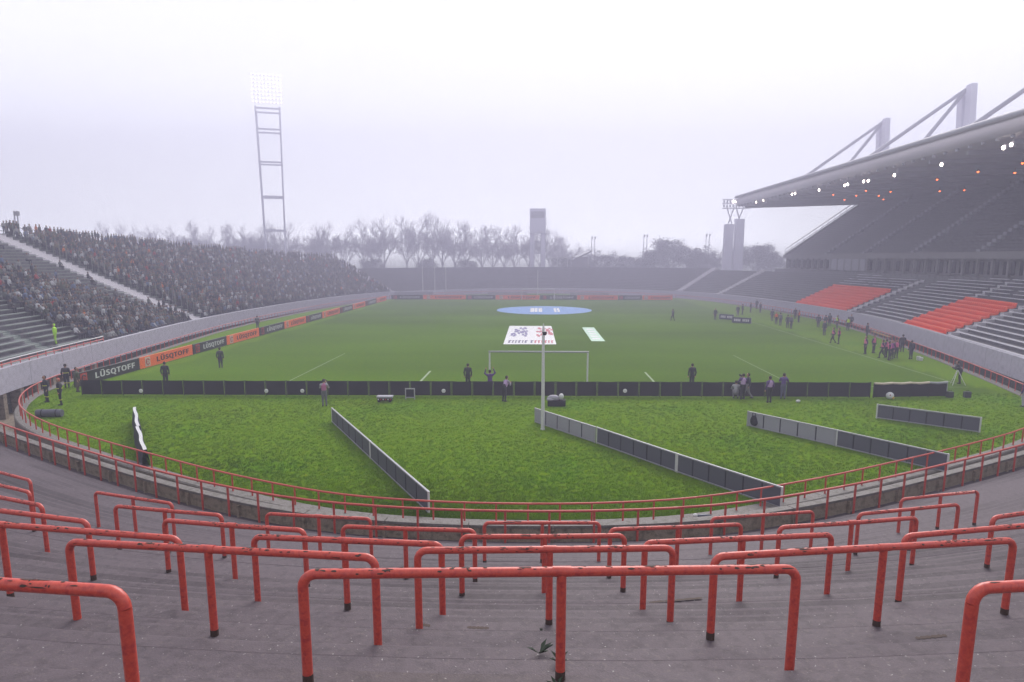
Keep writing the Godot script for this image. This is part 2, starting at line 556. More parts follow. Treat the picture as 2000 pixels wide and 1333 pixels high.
# ---------------------------------------------------------------- the setting
func ribbon(st: SurfaceTool, s0: float, s1: float, prof: Array, ds := 2.0, close := false) -> void:
	# sweeps a profile of [t, y] points along the outline
	var n := maxi(1, int(ceil(absf(s1 - s0) / ds)))
	var last := []
	st.set_smooth_group(-1)
	for i in n + 1:
		var s := lerpf(s0, s1, i / float(n))
		var cur := []
		for p in prof: cur.append(R3(s, p[0], p[1]))
		if i:
			for k in prof.size() if close else prof.size() - 1:
				var k2 := (k + 1) % prof.size()
				quad(st, last[k], cur[k], cur[k2], last[k2])
		if close and (i == 0 or i == n):
			for k in range(1, prof.size() - 1):
				for q in ([0, k, k + 1] if i else [0, k + 1, k]): st.add_vertex(cur[q])
		last = cur
func build_ground() -> void:
	var macro := noise(0.06, 41, 4)
	var streak := noise(0.035, 43, 3)
	var worn := noise(0.11, 47, 3)
	var st := st0()
	st.set_smooth_group(0)
	var rows := []
	var d := 23.82
	while d < 185.9:
		rows.append(d)
		d += 0.5 if d < 48 else 1.2
	rows.append(185.95)
	var nx := 90
	var pos := []
	var col := []
	for r in rows:
		var xr := x_at(r)
		var pr := []
		var cr := []
		for i in nx + 1:
			var x := lerpf(-xr, xr, i / float(nx)) + shx(r)
			pr.append(Vector3(x, 0, -r))
			var a := macro.get_noise_2d(x, r)
			var b := streak.get_noise_2d(x * 0.5, r * 1.7)
			var w := worn.get_noise_2d(x, r)
			var k := 1.1 + a * 0.4 + b * 0.22
			var c := Color(k * (1.0 + w * 0.32), k * (1.0 + w * 0.1), k * (1.0 - w * 0.3))
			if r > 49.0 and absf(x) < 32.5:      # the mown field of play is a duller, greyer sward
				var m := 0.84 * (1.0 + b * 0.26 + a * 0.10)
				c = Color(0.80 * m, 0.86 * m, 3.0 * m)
			cr.append(c)
		pos.append(pr)
		col.append(cr)
	for j in rows.size() - 1:
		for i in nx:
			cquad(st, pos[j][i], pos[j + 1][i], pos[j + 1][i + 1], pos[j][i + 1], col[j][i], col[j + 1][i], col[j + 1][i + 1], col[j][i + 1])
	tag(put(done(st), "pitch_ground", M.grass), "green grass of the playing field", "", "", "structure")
	# moat floor and the land outside
	st = st0()
	for sg in [-1.0, 1.0]: ribbon(st, 0, SL * sg, [[-1.0, -2.2], [8.0, -2.2]], 4.0)
	tag(put(done(st), "moat_floor", M.oldwall), "", "", "", "structure")
	st = st0()
	for sg in [-1.0, 1.0]: ribbon(st, 0, SL * sg, [[3.0, -2.3], [60.0, -0.2], [88.0, -0.2]], 4.0)
	tag(put(done(st), "outer_ground", M.moss), "", "", "", "structure")
	# worn lines
	st = st0()
	for l in [[9.0, 51.5, 9.0, 57.5, 0.08], [-9.0, 51.5, -9.0, 57.5, 0.09], [19.2, 51.5, 19.2, 68.0, 0.035], [-19.2, 51.5, -19.2, 68.0, 0.04], [-31.8, 51.5, 31.8, 51.5, 0.05], [31.8, 53.0, 31.8, 110.0, 0.045]]:
		var a := Vector3(l[0], 0.005, -l[1])
		var b := Vector3(l[2], 0.005, -l[3])
		var w := (b - a).normalized().cross(Vector3.UP) * (l[4] as float)
		quad(st, a - w, b - w, b + w, a + w)
	tag(put(done(st), "pitch_markings", mat(0.32, 0.42, 0.24, 0.9)), "worn white lines of the playing field", "", "", "structure")
	# grass blades of the near turf
	rng.seed = 11
	st = st0()
	for k in 7:
		var an := rng.randf() * TAU
		var o := Vector3(rng.randf_range(-0.07, 0.07), 0, rng.randf_range(-0.07, 0.07))
		var dir := Vector3(cos(an), 0, sin(an))
		var sd := Vector3(-dir.z, 0, dir.x) * 0.007
		var h := rng.randf_range(0.035, 0.075)
		for p in [o - sd, o + sd, o + dir * h * 0.6 + Vector3(0, h, 0)]: st.add_vertex(p)
	var mm := MultiMesh.new()
	mm.transform_format = MultiMesh.TRANSFORM_3D
	mm.use_colors = true
	mm.mesh = done(st)
	mm.instance_count = 90000
	for i in mm.instance_count:
		var dd := 24.0 + 25.0 * pow(rng.randf(), 1.3)
		var xr2 := x_at(dd) - 0.1
		var x2 := rng.randf_range(-xr2, xr2) + shx(dd)
		mm.set_instance_transform(i, Transform3D(Basis(Vector3.UP, rng.randf() * TAU).scaled(Vector3.ONE * rng.randf_range(0.6, 1.4)), Vector3(x2, 0, -dd)))
		var w2 := worn.get_noise_2d(x2, dd)
		var k2 := 1.0 + macro.get_noise_2d(x2, dd) * 0.6 + rng.randf_range(-0.3, 0.3)
		mm.set_instance_color(i, Color(0.125 * k2 * (1 + w2 * 0.4), 0.225 * k2 * (1 + w2 * 0.2), 0.012 * k2))
	var mi := MultiMeshInstance3D.new()
	mi.multimesh = mm
	mi.material_override = M.blade
	mi.name = "grass_blades"
	add_child(mi)
	tag(mi, "short wet grass behind the goal", "grass", "", "stuff")
func build_terrace() -> void:
	# stepped standing terrace, each step a slab with a rounded nose; risers face the pitch
	var root := Node3D.new()
	root.name = "terrace"
	add_child(root)
	tag(root, "worn grey concrete steps of the standing terrace", "", "", "structure")
	var stain := noise(0.22, 61, 4)
	var big := noise(0.05, 63, 3)
	rng.seed = 5
	for k in 66:
		var st := st0()
		st.set_smooth_group(-1)
		var t := T0 + k * TREAD + rng.randf_range(-0.03, 0.03)
		var y := 0.3 + k * RISE
		var n := 64
		var last := []
		var lc := []
		var drop := rng.randf_range(-0.02, 0.006)
		var tone := rng.randf_range(0.74, 1.06)
		for i in n + 1:
			var s := lerpf(-37.0, 37.0, i / float(n))
			var wob := stain.get_noise_2d(s * 2.2, k * 9.0) * 0.012
			var cur := []
			var cc := []
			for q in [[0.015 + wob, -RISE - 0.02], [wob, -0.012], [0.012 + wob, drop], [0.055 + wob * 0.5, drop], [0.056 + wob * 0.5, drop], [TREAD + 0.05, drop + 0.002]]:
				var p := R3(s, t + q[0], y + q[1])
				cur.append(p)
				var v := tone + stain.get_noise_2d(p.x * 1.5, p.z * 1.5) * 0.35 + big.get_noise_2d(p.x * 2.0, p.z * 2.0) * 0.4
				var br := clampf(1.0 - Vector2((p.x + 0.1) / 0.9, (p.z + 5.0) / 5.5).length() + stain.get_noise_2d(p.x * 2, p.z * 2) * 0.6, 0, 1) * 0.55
				if cur.size() <= 4: v *= 1.30 + 0.35 * clampf(stain.get_noise_2d(p.x * 3.0 + k, p.z) + 0.25, 0.0, 0.8)      # worn nosing, painted lighter still in place of an edge catching light
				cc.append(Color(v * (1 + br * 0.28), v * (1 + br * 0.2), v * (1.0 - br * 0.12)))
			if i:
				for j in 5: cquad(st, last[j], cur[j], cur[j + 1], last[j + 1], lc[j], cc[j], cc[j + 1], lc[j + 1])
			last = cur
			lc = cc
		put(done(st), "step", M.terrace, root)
	for q in [[508, 1157, 690, 1168], [765, 1171, 785, 1172], [815, 1214, 840, 1216], [912, 1218, 955, 1219], [1268, 1172, 1372, 1168], [1462, 1163, 1560, 1157], [250, 1122, 330, 1126], [1790, 1240, 1850, 1236]]:
		var a := on_terrace(q[0], q[1], 0.0)
		var b := on_terrace(q[2], q[3], 0.0)
		var k := int(floorf(((t_of(a.x, -a.z) + t_of(b.x, -b.z)) * 0.5 - T0) / TREAD))
		var st := st0()
		var n := 14
		for i in n:
			var e := []
			for j in 2:
				var p := a.lerp(b, (i + j) / float(n))
				var y := step_y(T0 + (k + 0.5) * TREAD) + 0.007
				var w := 0.012 + 0.022 * absf(sin((i + j) * 1.9 + q[0])) * (0.2 if (i + j) % n == 0 else 1.0)
				e += [Vector3(p.x, y, p.z - w), Vector3(p.x, y, p.z + w)]
			quad(st, e[0], e[2], e[3], e[1])
		put(done(st), "joint_gap_strip", M.rust, root)  # dark strips standing in for the shadowed gaps of open joints
	# front wall of the terrace with coping, in panels between dark buttress joints
	var wall := thing("terrace_wall", "low weathered brown concrete wall along the foot of the standing terrace", "wall")
	var s := -36.9
	while s < 36.8:
		var st := st0()
		ribbon(st, s + 0.03, s + 2.52, [[T0 - 0.2, -2.2], [T0 + 0.02, -2.2], [T0 + 0.02, 0.78], [T0 - 0.2, 0.78]], 0.63, true)
		put(done(st), "wall_panel", M.oldwall, wall)
		st = st0()
		ribbon(st, s + 0.01, s + 2.535, [[T0 - 0.26, 0.785], [T0 + 0.07, 0.785], [T0 + 0.07, 0.87], [T0 - 0.26, 0.87]], 0.63, true)
		put(done(st), "coping", M.concrete, wall)
		st = st0()
		ribbon(st, s - 0.06, s + 0.02, [[T0 + 0.022, 0.2], [T0 + 0.13, 0.2], [T0 + 0.13, 0.74], [T0 + 0.022, 0.74]], 0.63, true)
		put(done(st), "buttress", M.oldwall, wall)
		s += 2.55
func build_rim() -> void:
	var kerb := thing("pitch_kerb", "concrete ledge edging the grass above the moat", "kerb")
	var s := -SL
	while s < SL - 0.5:
		var e := minf(s + 6.0, SL)
		var st := st0()
		ribbon(st, s + 0.01, e - 0.01, [[-0.02, -2.2], [0.6, -2.2], [0.6, 0.02], [0.55, 0.07], [0.02, 0.07], [-0.02, 0.04]], 1.0, true)
		put(done(st), "kerb_slab", M.concrete, kerb)
		s = e
	railing("pitchside_railing", "thin red steel railing on the ledge round the grass", 0.26, 0.07, 0.78, 1.13, 72.0, SL, 0.04, 0.035)
	railing("terrace_railing", "red steel railing standing before the brown wall at the terrace foot", T0 + 0.2, 0.3, 1.42, 1.3, 37.0, 37.0, 0.044, 0.04)
func railing(called: String, label: String, t: float, y0: float, y1: float, gap: float, near: float, send: float, rr: float, pr: float) -> void:
	var root := thing(called, label, "railing")
	var s := -send
	while s < send - 0.1:      # rail in lengths
		var e := minf(s + 6.0, send)
		var path := []
		var n := 6
		for i in n + 1: path.append(R3(lerpf(s, e, i / float(n)), t, y1))
		var st := st0()
		tube(st, path, [rr], 8)
		put(done(st), "rail", M.red, root)
		s = e
	var pst := st0()
	tube(pst, [Vector3(0, y0, 0), Vector3(0, y1, 0)], [pr], 7)
	var pm := done(pst)
	var far := st0()
	var nf := 0
	s = -send + gap * 0.4
	while s < send:
		if absf(s) < near:
			var o := put(pm, "post", M.red, root)
			o.position = R3(s, t, 0)
		else:
			var p := R3(s, t, 0)
			tube(far, [p + Vector3(0, y0, 0), p + Vector3(0, y1, 0)], [pr], 4, false)
			nf += 1
		s += gap
	if nf:
		var o := put(done(far), "far_post", M.red, root)
		tag(o, "", "", "", "stuff")

# crush barriers of the terrace: [left u, v, right u, v, middle share] on the photograph; -1 where an end lies outside the frame
const BARRIERS := [
	[-1, 0, 240, 1157, 0.5], [1903, 1150, -1, 0, 0.5], [590, 1122, 1557, 1112, 0.5], [133, 1059, 732, 1090, 0.48], [1396, 1088, 1981, 1056, 0.53],
	[-1, 0, 349, 1053, 0.5], [495, 1049, 862, 1064, 0.5], [815, 1076, 1315, 1071, 0.5], [1260, 1061, 1625, 1045, 0.5], [1768, 1048, -1, 0, 0.45],
	[-1, 0, 170, 1020, 0.5], [320, 1017, 594, 1037, 0.5], [669, 1029, 927, 1037, 0.48], [901, 1049, 1220, 1047, 0.5], [1192, 1035, 1448, 1025, 0.5], [1523, 1031, 1791, 1012, 0.51], [1940, 1012, -1, 0, 0.5],
	[-1, 0, 81, 988, 0.5], [224, 989, 432, 1007, 0.47], [520, 1004, 723, 1014, 0.5], [946, 1022, 1171, 1022, 0.5], [1391, 1013, 1589, 1000, 0.5], [1678, 1005, 1873, 986, 0.54],
	[-1, 0, 57, 962, 0.5], [185, 962, 335, 984, 0.5], [-1, 0, 58, 939, 0.5], [1761, 976, 1911, 960, 0.52]]
func build_barriers() -> void:
	var hr := 0.93
	rng.seed = 21
	var labels := ["with a scabbed left end standing on the terrace steps"]
	for q in BARRIERS:
		var a := Vector3.ZERO
		var b := Vector3.ZERO
		if q[0] >= 0: a = on_terrace(q[0], q[1], hr)
		if q[2] >= 0: b = on_terrace(q[2], q[3], hr)
		var whole: Vector3 = b if q[0] < 0 else a
		if q[0] < 0 or q[2] < 0:
			# continue along the step it stands on
			var t := t_of(whole.x, -whole.z)
			var best := 0.0
			var bd := 1e9
			for i in 800:
				var s := -40.0 + i * 0.1
				var p := rp(s, t)
				var l := Vector2(whole.x, -whole.z).distance_to(p)
				if l < bd:
					bd = l
					best = s
			var len_ := 4.2 * (1.0 - t / 60.0)
			if q[0] < 0: a = R3(best - len_, t, terrace_y(t) + hr)
			else: b = R3(best + len_, t, terrace_y(t) + hr)
		var t_mid := (t_of(a.x, -a.z) + t_of(b.x, -b.z)) * 0.5
		var row := int(round((t_mid - T0) / TREAD))
		var o := thing("crush_barrier", "", "crush barrier", a.lerp(b, 0.5) * Vector3(1, 0, 1), 0.0, "red steel crush barriers on the terrace")
		o.set_meta("row", row)
		var at := o.position
		var r := 0.042
		var bend := 0.11
		var dir := (b - a).normalized()
		var st := st0()
		var path := []
		var sag := rng.randf_range(-0.012, 0.004)
		for e in [0, 1]:
			var c: Vector3 = a if e == 0 else b
			var dd := dir if e == 0 else -dir
			var arc := []
			for i in 6:
				var an := PI * 0.5 * i / 5.0
				arc.append(c + dd * (bend * (1.0 - sin(an))) + Vector3.DOWN * (bend * (1.0 - cos(an))) - at)
			if e == 0:
				arc.reverse()
				path += arc
				path.append(a.lerp(b, 0.5) + Vector3(0, sag, 0) - at)
			else: path += arc
		# left corner runs upward out of the post, so put the arcs in travelling order
		var p0: Array = path.slice(0, 6)
		var p1: Array = path.slice(7, 13)
		p0.sort_custom(func(x, y): return x.y < y.y)
		p1.sort_custom(func(x, y): return x.y > y.y)
		tube(st, p0 + [path[6]] + p1, [r], 14, false)
		put(done(st), "rail", M.red, o)
		# flaked patches down to dark metal, mostly along the worn top of the rail
		st = st0()
		st.set_smooth_group(1)
		var full := a.distance_to(b)
		var side := dir.cross(Vector3.UP).normalized()
		var upv := side.cross(dir)
		var spots := []
		for c in int(3 * full): spots.append(rng.randf_range(0.12, full - 0.12))
		for c in int(26 * full):
			var u0 := rng.randf_range(0.12, full - 0.12)
			if rng.randf() < 0.7: u0 = clampf(spots[rng.randi() % spots.size()] + rng.randfn() * 0.09, 0.12, full - 0.12)
			var l := rng.randf_range(0.006, 0.035) * (2.2 if rng.randf() < 0.12 else 1.0)
			var a0 := rng.randfn() * 0.75
			var da := rng.randf_range(0.08, 0.3)
			var mid := a + dir * u0 + Vector3(0, sag * (1.0 - absf(u0 / full * 2.0 - 1.0)), 0) - at
			var ring := []
			for j in 7:
				var an := TAU * j / 7.0
				var aa := a0 + cos(an) * da * rng.randf_range(0.6, 1.2)
				ring.append(mid + dir * (sin(an) * l * rng.randf_range(0.6, 1.2)) + (side * sin(aa) + upv * cos(aa)) * (r + 0.0015))
			var ctr := mid + (side * sin(a0) + upv * cos(a0)) * (r + 0.002)
			for j in 7:
				for p in [ctr, ring[j], ring[(j + 1) % 7]]: st.add_vertex(p)
		put(done(st), "flaked_paint", M.rust, o)
		for f in [0.0, q[4], 1.0]:
			var top := a.lerp(b, f)
			var base := step_y(t_of(top.x, -top.z))
			st = st0()
			var y1: float = top.y - (bend if f != q[4] else 0.02)
			tube(st, [Vector3(top.x, base - 0.05, top.z) - at, Vector3(top.x, base + 0.09, top.z) - at, Vector3(top.x, y1, top.z) - at], [r], 14, true)
			var po := put(done(st), "post", M.red, o)
			st = st0()
			tube(st, [Vector3(top.x, base - 0.02, top.z) - at, Vector3(top.x, base + rng.randf_range(0.04, 0.09), top.z) - at], [r + 0.003, r + 0.0015], 14, true)
			put(done(st), "rusted_foot", M.rust, po)
			if f == q[4] and rng.randf() < 0.8:
				st = st0()
				tube(st, [top - dir * 0.08 - at, top + dir * 0.08 - at], [r + 0.004], 14, true)
				put(done(st), "weld_sleeve", M.red, o)

# ---------------------------------------------------------------- stands
const DT := 0.8
const DR := 0.36
const B0 := 1.0
const TF := 3.9
func rows_left(s: float) -> int:      # the crowded stand is tallest at midfield and sinks to the end terraces
	var d := rp(s, 0).y
	var h := 13.3 if d < 88 else lerpf(13.3, 9.3, clampf((d - 88) / 75.0, 0, 1))
	return int((h - B0) / DR)
func stand_rows(root: Node3D, s0: float, s1: float, k0: int, kn: Callable, ms: Material, mb: Material, inset := 0.0, bench_from := 0, gaps := false) -> void:
	for k in range(k0, 60):
		# the part of the arc that still has this row
		var a := s0
		var b := s1
		var n := 60
		var fa := 1.0
		var fb := 0.0
		for i in n + 1:
			if kn.call(lerpf(s0, s1, i / float(n))) > k:
				fa = minf(fa, i / float(n))
				fb = maxf(fb, i / float(n))
		if fb <= fa: break
		a = lerpf(s0, s1, fa)
		b = lerpf(s0, s1, fb)
		var t := TF + k * DT
		var y := B0 + k * DR
		var st := st0()
		ribbon(st, a, b, [[t, y - DR - 0.1], [t, y], [t + DT + 0.02, y]], 3.0)
		put(done(st), "step", ms, root)
		if mb and k >= bench_from:
			st = st0()
			if gaps:
				var p := a + 0.4
				while p < b - 1.0:
					var e := minf(p + rng.randf_range(3.0, 9.0), b - 0.3)
					ribbon(st, p, e, [[t + 0.34, y + 0.36], [t + 0.66, y + 0.36], [t + 0.66, y + 0.43], [t + 0.34, y + 0.43]], 3.0, true)
					p = e + rng.randf_range(0.4, 2.2)
			else:
				ribbon(st, a + 0.2, b - 0.2, [[t + 0.34, y + 0.36], [t + 0.66, y + 0.36], [t + 0.66, y + 0.43], [t + 0.34, y + 0.43]], 3.0, true)
			put(done(st), "bench", mb, root)
func stair(root: Node3D, s0: float, s1: float, n: int, m: Material, lift := 0.1) -> void:
	var st := st0()
	for k in n:
		for h in 2:
			var t := TF + (k + h * 0.5) * DT
			var y := B0 + k * DR - DR * 0.5 + h * DR * 0.5 + lift
			ribbon(st, s0, s1, [[t, y - DR * 0.5 - 0.02], [t, y], [t + DT * 0.5, y]], 3.0)
		for e in [s0, s1]:
			quad(st, R3(e, TF + k * DT, B0 + k * DR - 1.0), R3(e, TF + k * DT, B0 + k * DR + lift), R3(e, TF + (k + 1) * DT, B0 + k * DR + lift), R3(e, TF + (k + 1) * DT, B0 + k * DR - 1.0))
	put(done(st), "stairway", m, root)
func parapet(root: Node3D, s0: float, s1: float, y1 := 1.5, top_rail := false) -> void:
	var s := minf(s0, s1)
	var e := maxf(s0, s1)
	while s < e - 0.3:
		var f := minf(s + 5.0, e)
		var st := st0()
		ribbon(st, s + 0.02, f - 0.02, [[3.4, -0.3], [3.9, -0.3], [3.9, y1], [3.4, y1]], 1.7, true)
		put(done(st), "parapet_panel", M.parapet, root)
		s = f
	var st2 := st0()
	ribbon(st2, s0, s1, [[4.3, 0.3], [4.3, -2.2]], 3.0)
	put(done(st2), "moat_wall", M.moss, root)
func build_stands() -> void:
	rng.seed = 33
	# crowded open stand
	var a := thing("crowded_stand", "open concrete stand full of spectators beside the orange and black boards", "stand")
	var sA := -s_at(38.5)
	var sB := -s_at(59.5)
	var sC := -s_at(89.6)
	var sC2 := -s_at(92.6)
	var sD := -s_at(164.0)
	var sD2 := -s_at(165.6)
	stand_rows(a, sB + 0.5, sA, 0, rows_left, M.step, M.bench)
	stand_rows(a, sC, sB - 0.5, 0, rows_left, M.step, M.bench)
	stand_rows(a, sD, sC2, 0, rows_left, M.step, M.bench)
	stair(a, sB - 0.5, sB + 0.5, 31, M.bench, 0.02)
	stair(a, sC2 + 0.02, sC - 0.02, 32, M.stair, 0.25)
	stair(a, sD2, sD, 22, M.stair, 0.3)
	parapet(a, sA, sD2)
	# red bars along the front of the benches
	for y in [1.72, 1.98]:
		var path := []
		for i in 16: path.append(R3(lerpf(sA, sB - 6.0, i / 15.0), 3.7, y))
		var st := st0()
		tube(st, path, [0.05], 6)
		put(done(st), "front_rail", M.red if y < 1.8 else M.white, a)
	for i in 24:
		var st := st0()
		tube(st, [R3(lerpf(sA, sB - 6.0, i / 23.0), 3.7, 1.5), R3(lerpf(sA, sB - 6.0, i / 23.0), 3.7, 1.98)], [0.04], 5)
		put(done(st), "rail_post", M.red, a)
	for i in 12:      # piers in the moat under the overhanging front
		var p := rp(sA - i * 2.4, 3.5)
		var q := rp(sA - i * 2.4, 4.25)
		var st := st0()
		bar(st, Vector3(p.x, -1.26, -p.y), Vector3(q.x, -1.26, -q.y), 0.5, 1.9)
		put(done(st), "pier", M.oldwall, a)
	# tall thin guard fence posts beside the white stairway
	for k in range(0, 31, 1):
		var p := R3(sC2 - 0.25, TF + k * DT, B0 + k * DR)
		var st := st0()
		tube(st, [p, p + Vector3(0, 2.3, 0)], [0.035], 4)
		put(done(st), "fence_post", M.bench, a)
	# back rail
	var st0_ := st0()
	var pth := []
	for i in 40:
		var s := lerpf(sA, sD, i / 39.0)
		var k := rows_left(s)
		pth.append(R3(s, TF + k * DT + 0.2, B0 + k * DR + 0.7))
	tube(st0_, pth, [0.05], 5)
	put(done(st0_), "back_rail", M.steel, a)
	# bare end terrace
	var b := thing("bare_end_terrace", "empty grey concrete terrace beyond the far goal", "stand")
	var sE := s_at(170.0)
	var far_rows := func(_s: float) -> int: return 17
	var prof_s := sD2 - 0.02
	# the far arc runs through the far end of the outline
	stand_rows(b, -SL, prof_s, 0, far_rows, M.step, null)
	stand_rows(b, sE, SL, 0, far_rows, M.step, null)
	parapet(b, -SL, prof_s, 1.3)
	parapet(b, sE, SL, 1.3)
	stair(b, sE - 1.4, sE - 0.02, 17, M.stair, 0.2)
	# lower tier of the covered side
	var c := thing("lower_tier", "lower tier of bare steps, pale benches and orange seats under the covered stand", "stand")
	var rows16 := func(_s: float) -> int: return 16
	var m1 := s_at(157.0)
	stand_rows(c, m1 + 1.4, sE - 1.42, 0, rows16, M.step, null)
	stair(c, m1, m1 + 1.4, 16, M.stair, 0.25)
	var m2 := s_at(127.0)
	var m3 := s_at(108.0)
	var m4 := s_at(103.5)
	var m5 := s_at(89.5)
	var m6 := s_at(75.5)
	var m7 := s_at(40.0)
	stand_rows(c, m2 + 0.3, m1 - 0.02, 0, rows16, M.step, null)
	stand_rows(c, m3 + 0.6, m2 + 0.3, 0, rows16, M.step, M.whitebench, 0.0, 10, true)
	stair(c, m3 - 0.5, m3 + 0.6, 16, M.stair, 0.25)
	stair(c, m4, m3 - 0.52, 16, M.step, 0.05)
	stand_rows(c, m5 + 0.02, m4 - 0.02, 0, rows16, M.step, M.whitebench)
	stair(c, m5 - 0.5, m5, 16, M.stair, 0.1)
	stand_rows(c, m6 + 0.8, m5 - 0.52, 0, rows16, M.step, M.whitebench, 0.0, 10, true)
	stair(c, m6, m6 + 0.78, 16, M.stair, 0.25)
	stand_rows(c, m7, m6 - 0.02, 0, rows16, M.step, M.whitebench, 0.0, 0)
	parapet(c, m7, sE)
	# orange seats, one mesh per row of a block
	for blk in [[m3 + 0.9, m2 - 0.1], [m6 + 1.0, m5 - 0.8]]:
		for k in range(0, 9):
			var st := st0()
			var s: float = blk[0]
			var t := TF + k * DT + 0.25
			var y := B0 + k * DR
			while s < blk[1] - 0.45:
				if rng.randf() > 0.015:
					ribbon(st, s + 0.015, s + 0.485, [[t - 0.05, y + 0.18], [t + 0.4, y + 0.34], [t + 0.47, y + 0.42], [t + 0.54, y + 0.86], [t + 0.50, y + 0.86], [t + 0.42, y + 0.43], [t - 0.05, y + 0.45]], 1.0, true)
				s += 0.5
			put(done(st), "orange_seat_row", M.orange, c)
func build_covered_stand() -> void:
	var g := thing("covered_stand", "tall covered grandstand with cable-stayed grey roof and lit lamps", "grandstand", Vector3.ZERO)
	var d1 := 174.0
	var d0 := 46.0
	var mid := -(d0 + d1) * 0.5
	var ln := d1 - d0
	# concourse front: posts, dark openings, grey wall, and the lip of the upper tier
	var st := st0()
	box(st, ident(Vector3(61.2, 5.0, mid)), Vector3(0.4, 9.4, ln))
	put(done(st), "concourse_back_wall", M.facade, g)
	st = st0()
	box(st, ident(Vector3(60.0, 9.75, mid)), Vector3(0.5, 1.0, ln))
	put(done(st), "tier_front", M.facade, g)
	st = st0()
	box(st, ident(Vector3(59.6, 3.4, mid)), Vector3(3.0, 7.0, ln))
	put(done(st), "concourse_floor", M.step, g)
	var d := d0 + 1.0
	var i := 0
	while d < d1 - 2.0:
		st = st0()
		box(st, ident(Vector3(60.9, 8.05, -d - 1.3)), Vector3(0.1, 1.7, 2.2))
		if not (d > 131 and d < 147): put(done(st), "window", M.window, g)
		st = st0()
		bar(st, W(60.0, 6.9, d), W(60.0, 9.25, d), 0.35, 0.35)
		put(done(st), "column", M.facade, g)
		d += 3.2
		i += 1
	st = st0()
	box(st, ident(Vector3(60.05, 8.1, -139.0)), Vector3(0.3, 2.2, 16.0))
	put(done(st), "grey_wall_panel", M.steel, g)
	# upper tier rows and stairs
	for k in 25:
		st = st0()
		var x := 60.3 + k * 0.66
		var y := 10.0 + k * 0.47
		var p := [W(x, y - 0.6, d0), W(x, y, d0), W(x + 0.68, y, d0), W(x, y - 0.6, d1), W(x, y, d1), W(x + 0.68, y, d1)]
		quad(st, p[0], p[1], p[4], p[3])
		quad(st, p[1], p[2], p[5], p[4])
		put(done(st), "upper_step", M.step, g)
		st = st0()
		box(st, ident(Vector3(x + 0.4, y + 0.4, mid)), Vector3(0.3, 0.06, ln - 1.0))
		put(done(st), "upper_bench", M.step, g)
	for ds in [150.0, 133.0, 116.0, 99.0, 82.0]:
		st = st0()
		for k in 25:
			box(st, ident(Vector3(60.65 + k * 0.66, 10.1 + k * 0.47, -ds)), Vector3(0.66, 0.95, 0.8))
		put(done(st), "upper_stairway", M.steel, g)
	# end wall and its pale sloping rail
	st = st0()
	var e := [W(60.2, 9.4, d1), W(60.2, 10.4, d1), W(76.9, 22.2, d1), W(76.9, 9.4, d1)]
	quad(st, e[0], e[1], e[2], e[3])
	put(done(st), "end_wall", M.facade, g)
	for h in [0.5, 1.3]:
		st = st0()
		bar(st, W(60.2, 10.2 + h, d1), W(76.9, 22.0 + h, d1), 0.14, 0.16)
		put(done(st), "end_rail", M.white, g)
	for k in 13:
		st = st0()
		var f := k / 12.0
		bar(st, W(60.2 + 16.7 * f, 10.0 + 11.8 * f, d1), W(60.2 + 16.7 * f, 11.4 + 11.8 * f, d1), 0.09, 0.09)
		put(done(st), "end_rail_post", M.white, g)
	st = st0()
	box(st, ident(Vector3(77.3, 16.0, mid)), Vector3(0.8, 13.0, ln))
	put(done(st), "back_wall", M.facade, g)
	# roof slab with deep front lip and ribs below
	var r0 := 44.0
	var r1 := 175.5
	st = st0()
	var sec := [[48.0, 23.2], [48.3, 21.9], [49.8, 21.7], [78.5, 22.5], [80.5, 24.0], [60.0, 24.9], [48.9, 24.3]]
	for k in sec.size():
		var q: Array = sec[k]
		var w: Array = sec[(k + 1) % sec.size()]
		quad(st, W(q[0], q[1], r0), W(w[0], w[1], r0), W(w[0], w[1] , r1), W(q[0], q[1], r1))
	for dd in [r0, r1]:
		for k in range(1, sec.size() - 1):
			for q in [sec[0], sec[k], sec[k + 1]]: st.add_vertex(W(q[0], q[1], dd))
	var rf := put(done(st), "roof", M.roof, g)
	st = st0()
	tube(st, [W(48.0, 23.6, r0), W(48.0, 23.9, r1)], [0.34], 10)
	put(done(st), "roof_lip", M.rooflip, rf)
	d = r0 + 2.0
	while d < r1:
		st = st0()
		bar(st, W(49.9, 21.45, d), W(77.0, 22.2, d), 0.35, 0.5)
		put(done(st), "roof_rib", M.roof, rf)
		d += 8.0
	d = r0 + 1.0
	while d < r1:      # little light fittings under the lip
		st = st0()
		box(st, ident(W(48.6, 21.75, d)), Vector3(0.3, 0.35, 0.3))
		put(done(st), "lip_bracket", M.steel, rf)
		d += 2.4
	# pylons with two stays each
	for pd in [172.0, 140.0, 108.0, 76.0]:
		var py := Node3D.new()
		py.name = "pylon"
		g.add_child(py, true)
		st = st0()
		var q0 := W(81.5, 22.0, pd - 3.0)
		var q1 := W(80.0, 41.5, pd)
		for k in 2:
			bar(st, W(81.5, 0.0, pd - 2.6 + k * 2.6), W(80.0, 41.0 - k * 1.6, pd - 1.3 + k * 2.6), 1.6, 1.1)
		box(st, Transform3D(Basis(), W(80.4, 34.0, pd)), Vector3(0.7, 12.0, 2.4))
		put(done(st), "pylon_mast", M.pylon, py)
		for tx in [[58.0, 24.7], [67.8, 24.4]]:
			st = st0()
			tube(st, [W(80.0, 40.6, pd), W(tx[0], tx[1], pd)], [0.36], 8)
			put(done(st), "stay", M.steel, py)
